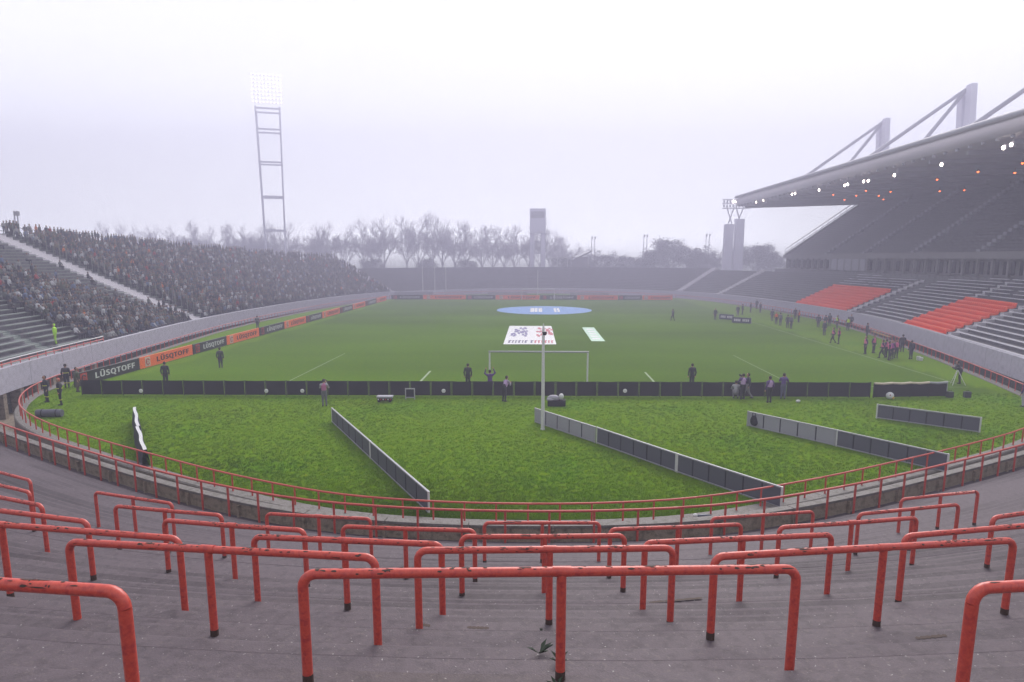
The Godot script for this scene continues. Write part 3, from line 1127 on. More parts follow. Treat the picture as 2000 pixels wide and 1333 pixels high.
	# lamps
	for p in [[1478, 386], [1492, 385], [1547, 379], [1553, 378], [1600, 371], [1650, 362], [1656, 360], [1687, 354], [1696, 353], [1747, 342], [1839, 321], [1960, 288], [1975, 282]]:
		var at := atx(p[0], p[1], 48.7)
		at.y = minf(at.y, 21.7)
		st = st0()
		box(st, ident(at + Vector3(0.18, 0.0, 0)), Vector3(0.3, 0.6, 0.6), 0.05)
		var fl := put(done(st), "floodlight", M.steel, g)
		st = st0()
		ball(st, at + Vector3(-0.02, -0.05, 0.1), Vector3(0.14, 0.2, 0.2), 8, 6)
		put(done(st), "floodlight_lens", M.lamp, fl)
	for p in [[1628, 380], [1650, 390], [1673, 382], [1692, 372], [1717, 382], [1726, 389], [1740, 374], [1831, 350], [1836, 373], [1884, 371], [1911, 335], [1974, 360], [1983, 337], [1998, 318]]:
		var at := gp(p[0], p[1], 21.2)
		st = st0()
		tube(st, [at + Vector3(0, 0.6, 0), at + Vector3(0, 0.1, 0), at], [0.05, 0.12, 0.42], 10)
		var hl := put(done(st), "hanging_lamp", M.rust, g)
		st = st0()
		ball(st, at + Vector3(0, -0.05, 0), Vector3(0.15, 0.15, 0.15), 8, 6)
		put(done(st), "bulb", M.lampo, hl)

# ---------------------------------------------------------------- crowd
func coat(i: int) -> Array:
	var c: Array = [[0.025, 0.025, 0.03], [0.03, 0.037, 0.06], [0.07, 0.08, 0.075], [0.13, 0.13, 0.135], [0.06, 0.072, 0.05], [0.24, 0.245, 0.25], [0.42, 0.42, 0.45], [0.30, 0.03, 0.03], [0.5, 0.14, 0.03], [0.10, 0.14, 0.24], [0.12, 0.10, 0.06]][i]
	var j := Color(c[0], c[1], c[2])
	return [j, Color(0.03, 0.03, 0.045), Color(0.02, 0.02, 0.02), Color(0.2, 0.12, 0.09), j * 0.9 if i % 3 != 1 else Color(0.03, 0.02, 0.016), j]
const COATS := ["black", "navy", "dark grey", "mid grey", "olive", "light grey", "white", "red", "orange", "blue", "brown"]
func build_crowd() -> void:
	rng.seed = 77
	var spots := []      # [transform, pose, coat]
	var weight := [18, 14, 15, 15, 12, 12, 9, 2, 1, 4, 5]
	var total := 0
	for w in weight: total += w
	var sB := s_at(59.5)
	var sC := s_at(89.6)
	var sC2 := s_at(92.6)
	var sD := s_at(164.0)
	var sA := s_at(38.5)
	for k in 34:
		var s := sB + 0.9
		while s < sD - 0.3:
			s += rng.randf_range(0.48, 0.8)
			if k >= rows_left(-s): continue
			if s > sC - 0.6 and s < sC2 + 0.7: continue
			var keep := 0.9
			if s < sC:      # the block before the stairs is fullest low down and next to them
				var f := (s - sB) / (sC - sB)
				var gap := sC - s
				keep = 0.25 + 0.5 * f + (0.3 if k < 12 and f > 0.2 else 0.0) - (0.35 if f < 0.15 + k * 0.012 else 0.0)
				if k > 4 and gap < 2.0 + k * 0.42: keep = 0.03
			if rng.randf() > keep: continue
			var stand := rng.randf() < (0.5 if s > sC2 else 0.2) or k >= rows_left(-s) - 1
			var t := TF + k * DT + (0.45 if not stand else 0.2)
			var p := R3(-s, t, B0 + k * DR)
			var q := R3(-s, t - 1.0, B0 + k * DR)
			var dir := q - p
			var yaw := atan2(-dir.x, -dir.z) + rng.randf_range(-0.5, 0.3)
			var r := rng.randi() % total
			var c := 0
			while r >= weight[c]:
				r -= weight[c]
				c += 1
			spots.append([Transform3D(Basis(Vector3.UP, yaw).scaled(Vector3.ONE * rng.randf_range(0.92, 1.06)), p), "stand" if stand else "sit", c])
	# the nearest 300 in view one by one, the rest as one crowd
	var order := range(spots.size())
	order.sort_custom(func(a, b): return (spots[a][0].origin - Vector3(0, EYE, 0)).length() < (spots[b][0].origin - Vector3(0, EYE, 0)).length())
	var single := 0
	var rest := {}
	for i in order:
		var w: Array = spots[i]
		var p: Vector3 = w[0].origin
		if p.x / -p.z < -0.80: continue      # outside the frame
		if single < 295:
			single += 1
			var o := put(figure_mesh(w[1], coat(w[2]), false), "spectator", M.vert)
			o.transform = w[0]
			var how := "sitting on" if w[1] == "sit" else "standing among"
			tag(o, "spectator with %s coat %s the benches before the pale stairway" % [COATS[w[2]], how], "spectator", "%s coated spectators %s the near benches" % [COATS[w[2]], how])
		else:
			var key := "%s|%d" % [w[1], w[2]]
			if not rest.has(key): rest[key] = []
			rest[key].append(w[0])
	var crowd := Node3D.new()
	crowd.name = "crowd"
	add_child(crowd)
	tag(crowd, "dense dark crowd filling the open stand beyond the pale stairway", "crowd", "", "stuff")
	for key in rest:
		var kp: PackedStringArray = key.split("|")
		var mm := MultiMesh.new()
		mm.transform_format = MultiMesh.TRANSFORM_3D
		mm.mesh = figure_mesh(kp[0], coat(int(kp[1])), false)
		mm.instance_count = rest[key].size()
		for i in mm.instance_count: mm.set_instance_transform(i, rest[key][i])
		var mi := MultiMeshInstance3D.new()
		mi.multimesh = mm
		mi.material_override = M.vert
		mi.name = "crowd_people"
		crowd.add_child(mi, true)
		tag(mi, "", "", "", "stuff")

# ---------------------------------------------------------------- boards, fences, goals
var FONT: SystemFont
func letters(txt: String, w: float, h: float, m: Material, parent: Node, at: Vector3, called := "lettering", basis := Basis()) -> void:
	if FONT == null:
		FONT = SystemFont.new()
		FONT.font_names = PackedStringArray(["Droid Sans"])
		FONT.font_weight = 700
	var key := "t" + txt
	if not FIG.has(key):
		var t := TextMesh.new()
		t.text = txt
		t.font = FONT
		t.font_size = 48
		t.pixel_size = 0.01
		t.depth = 0.02
		t.curve_step = 2.0
		FIG[key] = t
	var bb: AABB = FIG[key].get_aabb()
	var o := put(FIG[key], called, m, parent)
	var sc := Vector3(w / bb.size.x, h / bb.size.y, 1.0)
	o.transform = Transform3D(basis * Basis.from_scale(sc), at - basis * (sc * (bb.position + bb.size * 0.5) * Vector3(1, 1, 0)))
func board(a: Vector3, b: Vector3, orange: bool, label: String, group: String) -> void:
	var dir := b - a
	var l := dir.length()
	var o := thing("advertising_board", label, "advertising board", (a + b) * 0.5, atan2(-dir.z, dir.x), group)
	var st := st0()
	box(st, ident(Vector3(0, 0.55, 0)), Vector3(l - 0.12, 1.0, 0.08), 0.015)
	put(done(st), "panel", M.boardo if orange else M.boardk, o)
	for sx in [-0.42, 0.42]:
		st = st0()
		bar(st, Vector3(sx * l, 0.0, -0.06), Vector3(sx * l, 0.95, -0.06), 0.06, 0.05)
		bar(st, Vector3(sx * l, 0.01, -0.6), Vector3(sx * l, 0.85, -0.07), 0.05, 0.05)
		put(done(st), "support", M.steel, o)
	st = st0()
	box(st, ident(Vector3(-l * 0.37, 0.55, 0.045)), Vector3(0.78, 0.8, 0.02))
	var em := put(done(st), "emblem", M.pale if orange else M.redink, o)
	st = st0()
	var ring := []
	for k in 14:
		var an := 0.5 + k * 0.4
		ring.append(Vector3(-l * 0.37 + cos(an) * 0.24, 0.55 + sin(an) * 0.26, 0.06))
	tube(st, ring, [0.05], 6)
	bar(st, Vector3(-l * 0.37 - 0.2, 0.55, 0.062), Vector3(-l * 0.37 + 0.22, 0.55, 0.062), 0.08, 0.02)
	put(done(st), "emblem_ring", M.redink if orange else M.boardk, em)
	letters("LÜSQTOFF", l * 0.62, 0.66, M.ink if orange else M.white, o, Vector3(l * 0.1, 0.56, 0.05))
func build_boards() -> void:
	var ds := [48.6, 57.1, 66.3, 73.85, 82.8, 91.3, 100.1, 107.8, 117.7, 126.0, 135.5, 145.0, 154.5]
	for i in ds.size() - 1:
		var dark := i % 2 == 0
		board(W(-33.8, 0, ds[i]), W(-33.8, 0, ds[i + 1]), not dark, "%s advertising board below the crowd, %s of its colour counted from the black fence" % [["orange", "black"][int(dark)], ordinal(i / 2)], "%s boards along the touchline" % ["orange", "black"][int(dark)])
	var xs := [-33.5, -26.2, -16.3, -9.6, 0.5, 8.9, 18.2, 23.6, 30.5]
	for i in xs.size() - 1:
		var dark := i % 2 == 0
		board(W(xs[i], 0, 158.5), W(xs[i + 1], 0, 158.5), not dark, "%s advertising board behind the distant goal, %s of its colour from the crowded stand" % [["orange", "black"][int(dark)], ordinal(i / 2)], "%s boards behind the distant goal" % ["orange", "black"][int(dark)])
	for i in 3:      # a second, paler row shows over the first
		var x := [-29.0, -7.0, 12.0][i] as float
		var o := thing("blank_board", "pale blank board peeping over the distant advertising boards", "board", W(x, 0, 162.0), 0.0, "pale boards behind the distant goal")
		var st := st0()
		box(st, ident(Vector3(0, 0.95, 0)), Vector3(9.0, 1.2, 0.08), 0.015)
		put(done(st), "panel", M.greyl, o)
		for sx in [-4.0, 4.0]:
			st = st0()
			bar(st, Vector3(sx, 0, -0.06), Vector3(sx, 1.4, -0.06), 0.07, 0.06)
			put(done(st), "support", M.steel, o)
func build_fences() -> void:
	rng.seed = 9
	# long black fence of cloth panels
	var f := thing("black_fence", "long low fence of black cloth panels across the pitch end", "fence")
	var a := W(-31.6, 0, 46.2)
	var b := W(22.7, 0, 47.3)
	var n := 38
	for i in n + 1:
		var p := a.lerp(b, i / float(n))
		var st := st0()
		bar(st, p, p + Vector3(0, 1.08, 0), 0.05, 0.05)
		put(done(st), "post", M.blackc, f)
		if i == n: break
		var q := a.lerp(b, (i + 1) / float(n))
		st = st0()
		st.set_smooth_group(0)
		var g := 6
		var bulge := rng.randf_range(-0.05, 0.07)
		var dip := rng.randf_range(0.0, 0.03)
		var pt := func(u: int, v: int) -> Vector3:
			var fu := u / float(g)
			var w := p.lerp(q, 0.035 + fu * 0.93)
			return w + Vector3(0, 0.06 + v * 0.5 - (dip * sin(fu * PI) if v == 2 else 0.0), 0.03 + bulge * sin(fu * PI) * (0.5 if v != 1 else 1.0))
		for u in g:
			for v in 2: quad(st, pt.call(u, v), pt.call(u + 1, v), pt.call(u + 1, v + 1), pt.call(u, v + 1))
		put(done(st), "cloth_panel", [M.black, M.blackb, M.blackc][rng.randi() % 3], f)
	for u in [278.0, 522.0, 592.0, 867.0, 1220.0]:
		var p := gp(u, 778)
		var st := st0()
		tube(st, [Vector3(p.x, 0.52, p.z + 0.12), Vector3(p.x, 0.52, p.z + 0.16)], [0.14, 0.12], 12)
		put(done(st), "round_sticker", M.white, f)
	# the shorter fence at its end, with a white roll along the top
	var f2 := thing("white_topped_fence", "short black fence with a pale rolled top at the end of the long fence", "fence")
	a = W(22.9, 0, 47.2)
	b = W(28.1, 0, 47.8)
	for i in 4:
		var p := a.lerp(b, i / 4.0)
		var q := a.lerp(b, (i + 1) / 4.0)
		var st := st0()
		bar(st, p.lerp(q, 0.02) + Vector3(0, 0.5, 0), p.lerp(q, 0.98) + Vector3(0, 0.5, 0), 0.03, 0.9)
		put(done(st), "cloth_panel", M.blackb, f2)
		st = st0()
		tube(st, [p + Vector3(0, 1.0, 0), p.lerp(q, 0.5) + Vector3(0, 0.96, 0), q + Vector3(0, 1.01, 0)], [0.07, 0.08], 8)
		put(done(st), "rolled_top", M.pale if i < 3 else M.frame, f2)
	for i in 5:
		var p := a.lerp(b, i / 4.0)
		var st := st0()
		bar(st, p, p + Vector3(0, 1.0, 0), 0.06, 0.06)
		put(done(st), "post", M.frame if i == 4 else M.blackc, f2)
	# grey panel barriers lying out from the rim in lengths of six panels
	var rows := [
		[W(-11.85, 0, 38.8), W(-7.9, 0, 31.6), 6, true, "grey panel barrier running to the terrace, the end by the person with a pink bib"],
		[W(-7.85, 0, 31.5), W(-4.0, 0, 24.5), 6, true, "grey panel barrier whose pale end post meets the terrace railing"],
		[W(-0.1, 0, 39.2), W(3.0, 0, 34.8), 5, false, "pale grey panel barrier behind the tall white pole"],
		[W(3.1, 0, 34.7), W(6.2, 0, 30.0), 6, true, "dark grey panel barrier joined to the pale one by the tall white pole"],
		[W(6.26, 0, 29.9), W(9.3, 0, 25.5), 6, true, "dark grey panel barrier ending at the railing, last of three in line"],
		[W(11.95, 0, 38.8), W(15.1, 0, 34.65), 5, false, "pale grey panel barrier with a black bag hung on its end"],
		[W(15.16, 0, 34.55), W(18.2, 0, 30.3), 6, true, "dark grey panel barrier joined to the pale one with the black bag"],
		[W(20.2, 0, 41.0), W(24.15, 0, 37.7), 6, true, "short detached dark grey panel barrier standing alone with white ends"]]
	for r in rows:
		var o := thing("panel_barrier", r[4], "barrier", (r[0] + r[1]) * 0.5, 0.0, "grey panel barriers on the grass behind the goal")
		var p0: Vector3 = r[0] - o.position
		var p1: Vector3 = r[1] - o.position
		var k: int = r[2]
		var h := 0.84
		var up := Vector3.UP
		for i in k:
			var st := st0()
			var u := p0.lerp(p1, (i + 0.035) / k)
			var v := p0.lerp(p1, (i + 0.965) / k)
			bar(st, u + up * (h * 0.5 + 0.02), v + up * (h * 0.5 + 0.02), 0.05, h - 0.12, 0.008)
			put(done(st), "panel", M.grey if r[3] else M.greyl, o)
			if i:
				st = st0()
				var w := p0.lerp(p1, i / float(k))
				bar(st, w + up * 0.07, w + up * (h - 0.05), 0.045, 0.058)
				put(done(st), "joint", M.gap, o)
		var st2 := st0()
		bar(st2, p0 + up * h, p1 + up * h, 0.08, 0.05)
		put(done(st2), "top_rail", M.frame, o)
		st2 = st0()
		bar(st2, p0 + up * 0.05, p1 + up * 0.05, 0.09, 0.05)
		put(done(st2), "bottom_rail", M.frame, o)
		for e in [p0, p1]:
			st2 = st0()
			bar(st2, e, e + up * (h + 0.03), 0.085, 0.07)
			put(done(st2), "end_post", M.white if r[3] else M.frame, o)
		var bk := (p1 - p0).normalized().cross(up) * 0.45
		for i in 3:
			st2 = st0()
			var w2 := p0.lerp(p1, (i * 2 + 1) / 6.0)
			bar(st2, w2 + up * (h - 0.1) - bk.normalized() * 0.05, w2 - bk + up * 0.02, 0.03, 0.03)
			put(done(st2), "stay", M.frame, o)
	# black bag on the pale barrier's end
	var bag := thing("black_bag", "black bag hung on the end of a pale grey barrier", "bag", W(12.15, 0.42, 38.35))
	var st3 := st0()
	ball(st3, Vector3(0, 0, 0), Vector3(0.2, 0.3, 0.13), 10, 7)
	ball(st3, Vector3(0.05, -0.1, 0.06), Vector3(0.17, 0.2, 0.13), 10, 7)
	put(done(st3), "sack", M.black, bag)
	st3 = st0()
	tube(st3, [Vector3(-0.1, 0.22, 0), Vector3(-0.08, 0.42, -0.02), Vector3(0.08, 0.42, -0.02), Vector3(0.1, 0.22, 0)], [0.02], 6)
	put(done(st3), "strap", M.black, bag)
	# barrier seen end-on, draped with a white-topped banner
	for j in 2:
		var p := W(-23.4, 0, 38.6).lerp(W(-20.6, 0, 34.1), 0.0) if j == 0 else W(-20.55, 0, 34.0)
		var q := W(-20.6, 0, 34.1) if j == 0 else W(-17.75, 0, 29.7)
		var o := thing("draped_barrier", ["navy draped barrier with crumpled white top, the length farther from the red railing", "navy draped barrier with crumpled white top, the length reaching toward the red railing"][j], "barrier", (p + q) * 0.5, 0.0, "white topped barriers on the grass")
		var n2 := 8
		var side := (q - p).normalized().cross(Vector3.UP)
		for wch in 3:
			var st := st0()
			st.set_smooth_group(0)
			for i in n2:
				var e := []
				for m in 2:
					var f3 := (i + m) / float(n2)
					var c := p.lerp(q, f3) - o.position
					var wv := sin((i + m) * 1.3 + j) * 0.03
					if wch == 0: e += [c - side * (0.09 - wv) + Vector3(0, 0.86, 0), c + side * (0.06 + wv) + Vector3(0, 0.86 + wv * 0.4, 0)]
					elif wch == 1: e += [c - side * (0.2 - wv) + Vector3(0, 0.02, 0), c - side * (0.091 - wv) + Vector3(0, 0.86, 0)]
					else: e += [c + side * (0.18 + wv) + Vector3(0, 0.02, 0), c + side * (0.061 + wv) + Vector3(0, 0.86 + wv * 0.4, 0)]
				quad(st, e[0], e[2], e[3], e[1])
			put(done(st), ["white_top", "navy_side", "navy_side"][wch], M.white if wch == 0 else mat(0.02, 0.022, 0.06, 0.6), o)
func build_goals() -> void:
	for g in [[51.3, "white goal frame behind the black fence, without a net", 0.11], [157.2, "distant white goal frame before the orange boards", 0.11]]:
		var o := thing("goal", g[1], "goal", W(0.1, 0, g[0]))
		for sx in [-3.66, 3.66]:
			var st := st0()
			tube(st, [Vector3(sx, 0, 0), Vector3(sx, 2.44, 0)], [0.065], 10)
			put(done(st), "post", M.white, o)
			st = st0()
			tube(st, [Vector3(sx, 2.4, 0), Vector3(sx, 2.3, -0.9)], [0.03], 6)
			put(done(st), "net_bracket", M.frame, o)
		var st2 := st0()
		tube(st2, [Vector3(-3.74, 2.5, 0), Vector3(3.74, 2.5, 0)], [0.065], 10)
		put(done(st2), "crossbar", M.white if g[0] > 100 else M.frame, o)
	for g in [[0.33, 37.5, 5.9, "tall white pole standing in front of the black fence"], [0.0, 163.5, 6.6, "thin white pole behind the distant goal"]]:
		var o := thing("white_pole", g[3], "pole", W(g[0], 0, g[1]))
		var st := st0()
		tube(st, [Vector3(0, 0, 0), Vector3(0, 3.0, 0), Vector3(0, g[2] - 0.3, 0), Vector3(0, g[2], 0)], [0.105, 0.09, 0.07, 0.02], 12)
		put(done(st), "shaft", M.white, o)
		st = st0()
		tube(st, [Vector3(0, -0.05, 0), Vector3(0, 0.06, 0)], [0.13, 0.13], 12)
		put(done(st), "socket", M.white, o)
		if g[1] < 100:
			st = st0()
			tube(st, [Vector3(0.06, g[2] - 0.62, 0.02), Vector3(0.06, g[2] - 0.45, 0.02)], [0.1, 0.13], 8)
			put(done(st), "dark_bracket", M.black, o)
	for x in [826.0, 849.5, 871.0]:
		var p := atd(x, 578, 166.0)
		var o := thing("white_stake", "slender white upright before the empty end terrace", "pole", Vector3(p.x, 0, p.z), 0.0, "three slender white uprights beyond the boards")
		var st := st0()
		tube(st, [Vector3(0, 0, 0), Vector3(0, 7.4, 0)], [0.1, 0.07], 8)
		put(done(st), "shaft", M.white, o)
		st = st0()
		tube(st, [Vector3(0, 0, 0), Vector3(0, 0.9, 0)], [0.16], 8)
		put(done(st), "padded_base", M.greyl, o)
func sheet(called: String, label: String, c: Array, m: Material) -> Node3D:
	var o := thing(called, label, "ground banner")
	var st := st0()
	var up := Vector3(0, 0.012, 0)
	quad(st, c[0] + up, c[1] + up, c[2] + up, c[3] + up)
	put(done(st), "cloth", m, o)
	return o
func build_banners() -> void:
	rng.seed = 14
	var o := sheet("white_ground_banner", "large white banner with violet and red print lying flat on the grass", [W(-3.75, 0, 76), W(2.1, 0, 76.1), W(1.95, 0, 97), W(-3.9, 0, 97)], M.white)
	var vio := mat(0.22, 0.19, 0.42, 0.7)
	var rd := mat(0.6, 0.10, 0.14, 0.7)
	var blk := mat(0.12, 0.10, 0.2, 0.7)
	# two ragged crests and a line of blocky lettering
	for c in [[-2.3, 89.0, 0.95, vio, "violet_crest"], [0.95, 89.0, 0.95, rd, "red_crest"]]:
		var st := st0()
		for i in 30:
			var x: float = c[0] + rng.randf_range(-1, 1) * c[2]
			var d: float = c[1] + rng.randf_range(-4.8, 5.0)
			quad(st, W(x - 0.16, 0.018 + i * 0.0006, d - 0.8), W(x + 0.16, 0.018 + i * 0.0006, d - 0.8), W(x + 0.13, 0.018 + i * 0.0006, d + 0.9), W(x - 0.15, 0.018 + i * 0.0006, d + 0.9))
		put(done(st), c[4], c[3], o)
	var x2 := -3.3
	var i2 := 0
	while x2 < 1.6:
		var st := st0()
		var w := rng.randf_range(0.12, 0.22)
		quad(st, W(x2, 0.018, 77.2), W(x2 + w, 0.018, 77.2), W(x2 + w, 0.018, 79.6), W(x2, 0.018, 79.6))
		quad(st, W(x2, 0.019, 79.0), W(x2 + w * 1.5, 0.019, 79.0), W(x2 + w * 1.5, 0.019, 79.8), W(x2, 0.019, 79.8))
		put(done(st), "printed_letter", blk if i2 < 7 else rd, o)
		x2 += w * 1.5 + (0.12 if i2 != 5 else 0.35)
		i2 += 1
	var o2 := sheet("green_ground_banner", "narrow pale green banner lying flat on the grass", [W(6.2, 0, 79.2), W(7.76, 0, 79.2), W(7.74, 0, 95.2), W(6.13, 0, 95.2)], M.mint)
	for k in 5:
		var st := st0()
		quad(st, W(6.5, 0.018, 81.0 + k * 2.7), W(7.4, 0.018, 81.0 + k * 2.7), W(7.4, 0.018, 82.3 + k * 2.7), W(6.5, 0.018, 82.3 + k * 2.7))
		put(done(st), "printed_band", M.white, o2)
	# blue oval in the middle of the field
	var o3 := thing("blue_ground_banner", "big blue oval banner with white block lettering lying flat on the grass", "ground banner")
	var st3 := st0()
	for k in 40:
		for a in [[0.0, 0.0], [1.0, (k + 1) / 40.0], [1.0, k / 40.0]]:
			st3.add_vertex(W(1.2 + cos(TAU * a[1]) * 8.7 * a[0], 0.014, 127.3 + sin(TAU * a[1]) * 10.2 * a[0]))
	put(done(st3), "cloth", M.blue, o3)
	for q in [[-1.3, 0.7], [-0.5, 0.5], [0.2, 0.45], [0.6, 0.25], [3.0, 0.4], [3.6, 0.4]]:
		st3 = st0()
		quad(st3, W(q[0], 0.022, 122.5), W(q[0] + q[1], 0.022, 122.5), W(q[0] + q[1], 0.022, 132.0), W(q[0], 0.022, 132.0))
		put(done(st3), "printed_letter", M.white, o3)

# ---------------------------------------------------------------- towers, trees, far things
func build_far() -> void:
	rng.seed = 51
	# lattice floodlight tower
	var o := thing("floodlight_tower", "very tall four-legged steel floodlight tower behind the crowd", "floodlight tower", W(-77.1, 0, 205.0), 0.35)
	o.scale = Vector3.ONE * 1.114
	var h := 46.0
	for sx in [-1.0, 1.0]:
		for sz in [-1.0, 1.0]:
			var st := st0()
			bar(st, Vector3(2.3 * sx, -0.5, 2.3 * sz), Vector3(2.9 * sx, h, 2.9 * sz), 0.42, 0.42)
			put(done(st), "leg", M.hazed_galv, o)
	for y in [5.0, 15.5, 24.0, 32.5, 40.5, 45.5]:
		var w := 2.3 + 0.6 * (y as float) / h
		var c := [Vector3(-w, y, -w), Vector3(w, y, -w), Vector3(w, y, w), Vector3(-w, y, w)]
		for k in 4:
			var st := st0()
			bar(st, c[k], c[(k + 1) % 4], 0.3, 0.4)
			put(done(st), "cross_beam", M.hazed_galv, o)
	var hd := Node3D.new()
	hd.name = "lamp_bank"
	o.add_child(hd)
	hd.position = Vector3(0, 49.2, 0)
	hd.rotation = Vector3(-0.22, 0.0, 0)
	for r in 8:
		var st := st0()
		bar(st, Vector3(-3.7, -3.4 + r, 3.3), Vector3(3.7, -3.4 + r, 3.3), 0.15, 0.15)
		put(done(st), "lamp_rail", M.hazed_galv, hd)
		st = st0()
		for k in 9:
			ball(st, Vector3(-3.4 + k * 0.85, -3.4 + r, 3.55), Vector3(0.24, 0.24, 0.12), 8, 4)
		put(done(st), "lamp_row", M.lampfar, hd)
	var om := SpotLight3D.new()
	om.name = "tower_light"
	om.position = Vector3(0, 0, 4.2)
	om.rotation = Vector3(-0.3, PI, 0)
	om.spot_angle = 70
	om.light_energy = 45.0
	om.light_size = 3.0
	om.spot_range = 400
	om.spot_attenuation = 2.0
	om.shadow_enabled = true
	hd.add_child(om)
	# concrete twin-slab light column
	var c2 := thing("light_column", "twin concrete column with a lit lamp platform beside the roof", "light column", W(61.5, 0, 225.0))
	for sx in [-1.0, 1.0]:
		var st := st0()
		bar(st, Vector3(1.75 * sx, -0.5, 0), Vector3(1.6 * sx, 20.6 + 0.8 * sx, 0), 2.1, 2.6)
		put(done(st), "slab", M.pylon, c2)
		st = st0()
		bar(st, Vector3(0.8 * sx, 20.0, 0), Vector3(2.6 * sx, 25.0, 0), 0.3, 0.3)
		bar(st, Vector3(1.9 * sx, 20.0, 0), Vector3(0.3 * sx, 25.0, 0), 0.3, 0.3)
		put(done(st), "strut", M.steel, c2)
	var st4 := st0()
	box(st4, ident(Vector3(0, 12.0, -0.4)), Vector3(1.6, 1.0, 1.0))
	box(st4, ident(Vector3(0, 4.0, -0.4)), Vector3(1.6, 4.0, 1.0))
	put(done(st4), "tie", M.pylon, c2)
	for y in [24.6, 26.0, 27.2]:
		st4 = st0()
		bar(st4, Vector3(-4.3, y, 1.0), Vector3(4.3, y, 1.0), 0.25, 0.3)
		put(done(st4), "platform_beam", M.steel, c2)
	for y in [25.3, 26.6]:
		for k in 9:
			st4 = st0()
			ball(st4, Vector3(-3.8 + k * 0.95, y, 1.35), Vector3(0.34, 0.42, 0.2), 8, 5)
			put(done(st4), "lamp" if k > 2 else "unlit_lamp", M.lamp if (k > 2 and k < 7 and y > 26) else M.frame, c2)
	# scoreboard tower
	var sb := thing("scoreboard_tower", "grey block tower rising over the bare trees", "tower", W(-0.1, 0, 246.0))
	st4 = st0()
	box(st4, ident(Vector3(0, 21.9, 0)), Vector3(5.5, 8.4, 3.0), 0.1)
	put(done(st4), "board", M.hazed_galv, sb)
	st4 = st0()
	box(st4, ident(Vector3(0, 24.0, 1.55)), Vector3(4.6, 2.2, 0.1))
	put(done(st4), "face", M.facade, sb)
	for sx in [-1.0, 1.0]:
		st4 = st0()
		bar(st4, Vector3(1.9 * sx, 0, 0), Vector3(1.9 * sx, 17.8, 0), 1.3, 1.6)
		put(done(st4), "leg", M.hazed_galv, sb)
	for y in [6.0, 11.0, 15.0]:
		st4 = st0()
		bar(st4, Vector3(-1.3, y, 0), Vector3(1.3, y, 0), 0.5, 0.5)
		put(done(st4), "brace", M.steel, sb)
	# gate frames and hut on the crest of the bare terrace
	for u in [1003.0, 1022.0, 1081.0, 1101.0]:
		var p := atd(u, 512, 205.0)
		var g := thing("gate_frame", "small white gate frame on the crest of the bare terrace", "gate", Vector3(p.x, B0 + 17 * DR - 0.4, p.z), 0.0, "white gate frames on the crest")
		for sx in [-1.1, 1.1]:
			var st := st0()
			bar(st, Vector3(sx, 0, 0), Vector3(sx, 2.7, 0), 0.14, 0.14)
			put(done(st), "post", M.white, g)
		var st5 := st0()
		bar(st5, Vector3(-1.17, 2.77, 0), Vector3(1.17, 2.77, 0), 0.14, 0.14)
		put(done(st5), "lintel", M.white, g)
	var hut := thing("white_hut", "small hut with white pitched roof behind the bare terrace", "hut", W(13.0, 5.8, 214.0), -0.2)
	st4 = st0()
	box(st4, ident(Vector3(0, 1.2, 0)), Vector3(4.6, 5.4, 4.0))
	put(done(st4), "wall", M.facade, hut)
	st4 = st0()
	for sz in [-1.0, 1.0]:
		box(st4, Transform3D(Basis(Vector3.BACK, 0.42) * Basis(Vector3.RIGHT, 0.3 * sz), Vector3(0.2, 4.6, 1.2 * sz)), Vector3(5.6, 0.16, 2.8))
	put(done(st4), "roof", M.white, hut)
	# twin lamp poles
	for q in [[1156.0, 462.0], [1258.0, 458.0], [1380.0, 457.0], [26.0, 412.0]]:
		for k in 2:
			var p := atd(q[0] + k * 6, q[1], 250.0 if q[0] > 100 else 130.0)
			var lp := thing("lamp_pole", "thin lamp pole beyond the bare terrace, one of a close pair" if q[0] > 100 else "thin mast behind the crest of the crowded stand, %s the pale stairway" % ("farther from" if k else "nearer to"), "lamp pole", Vector3(p.x, 0, p.z), 0.0, "thin poles beyond the bare terrace" if q[0] > 100 else "thin masts behind the crowd")
			var st := st0()
			tube(st, [Vector3(0, 0, 0), Vector3(0, p.y, 0)], [0.2, 0.12], 6)
			put(done(st), "shaft", M.steel, lp)
			st = st0()
			box(st, ident(Vector3(0.2, p.y - 0.5, 0)), Vector3(0.4, 0.8, 0.3))
			put(done(st), "lamp_head", M.facade, lp)
var TREES := {}
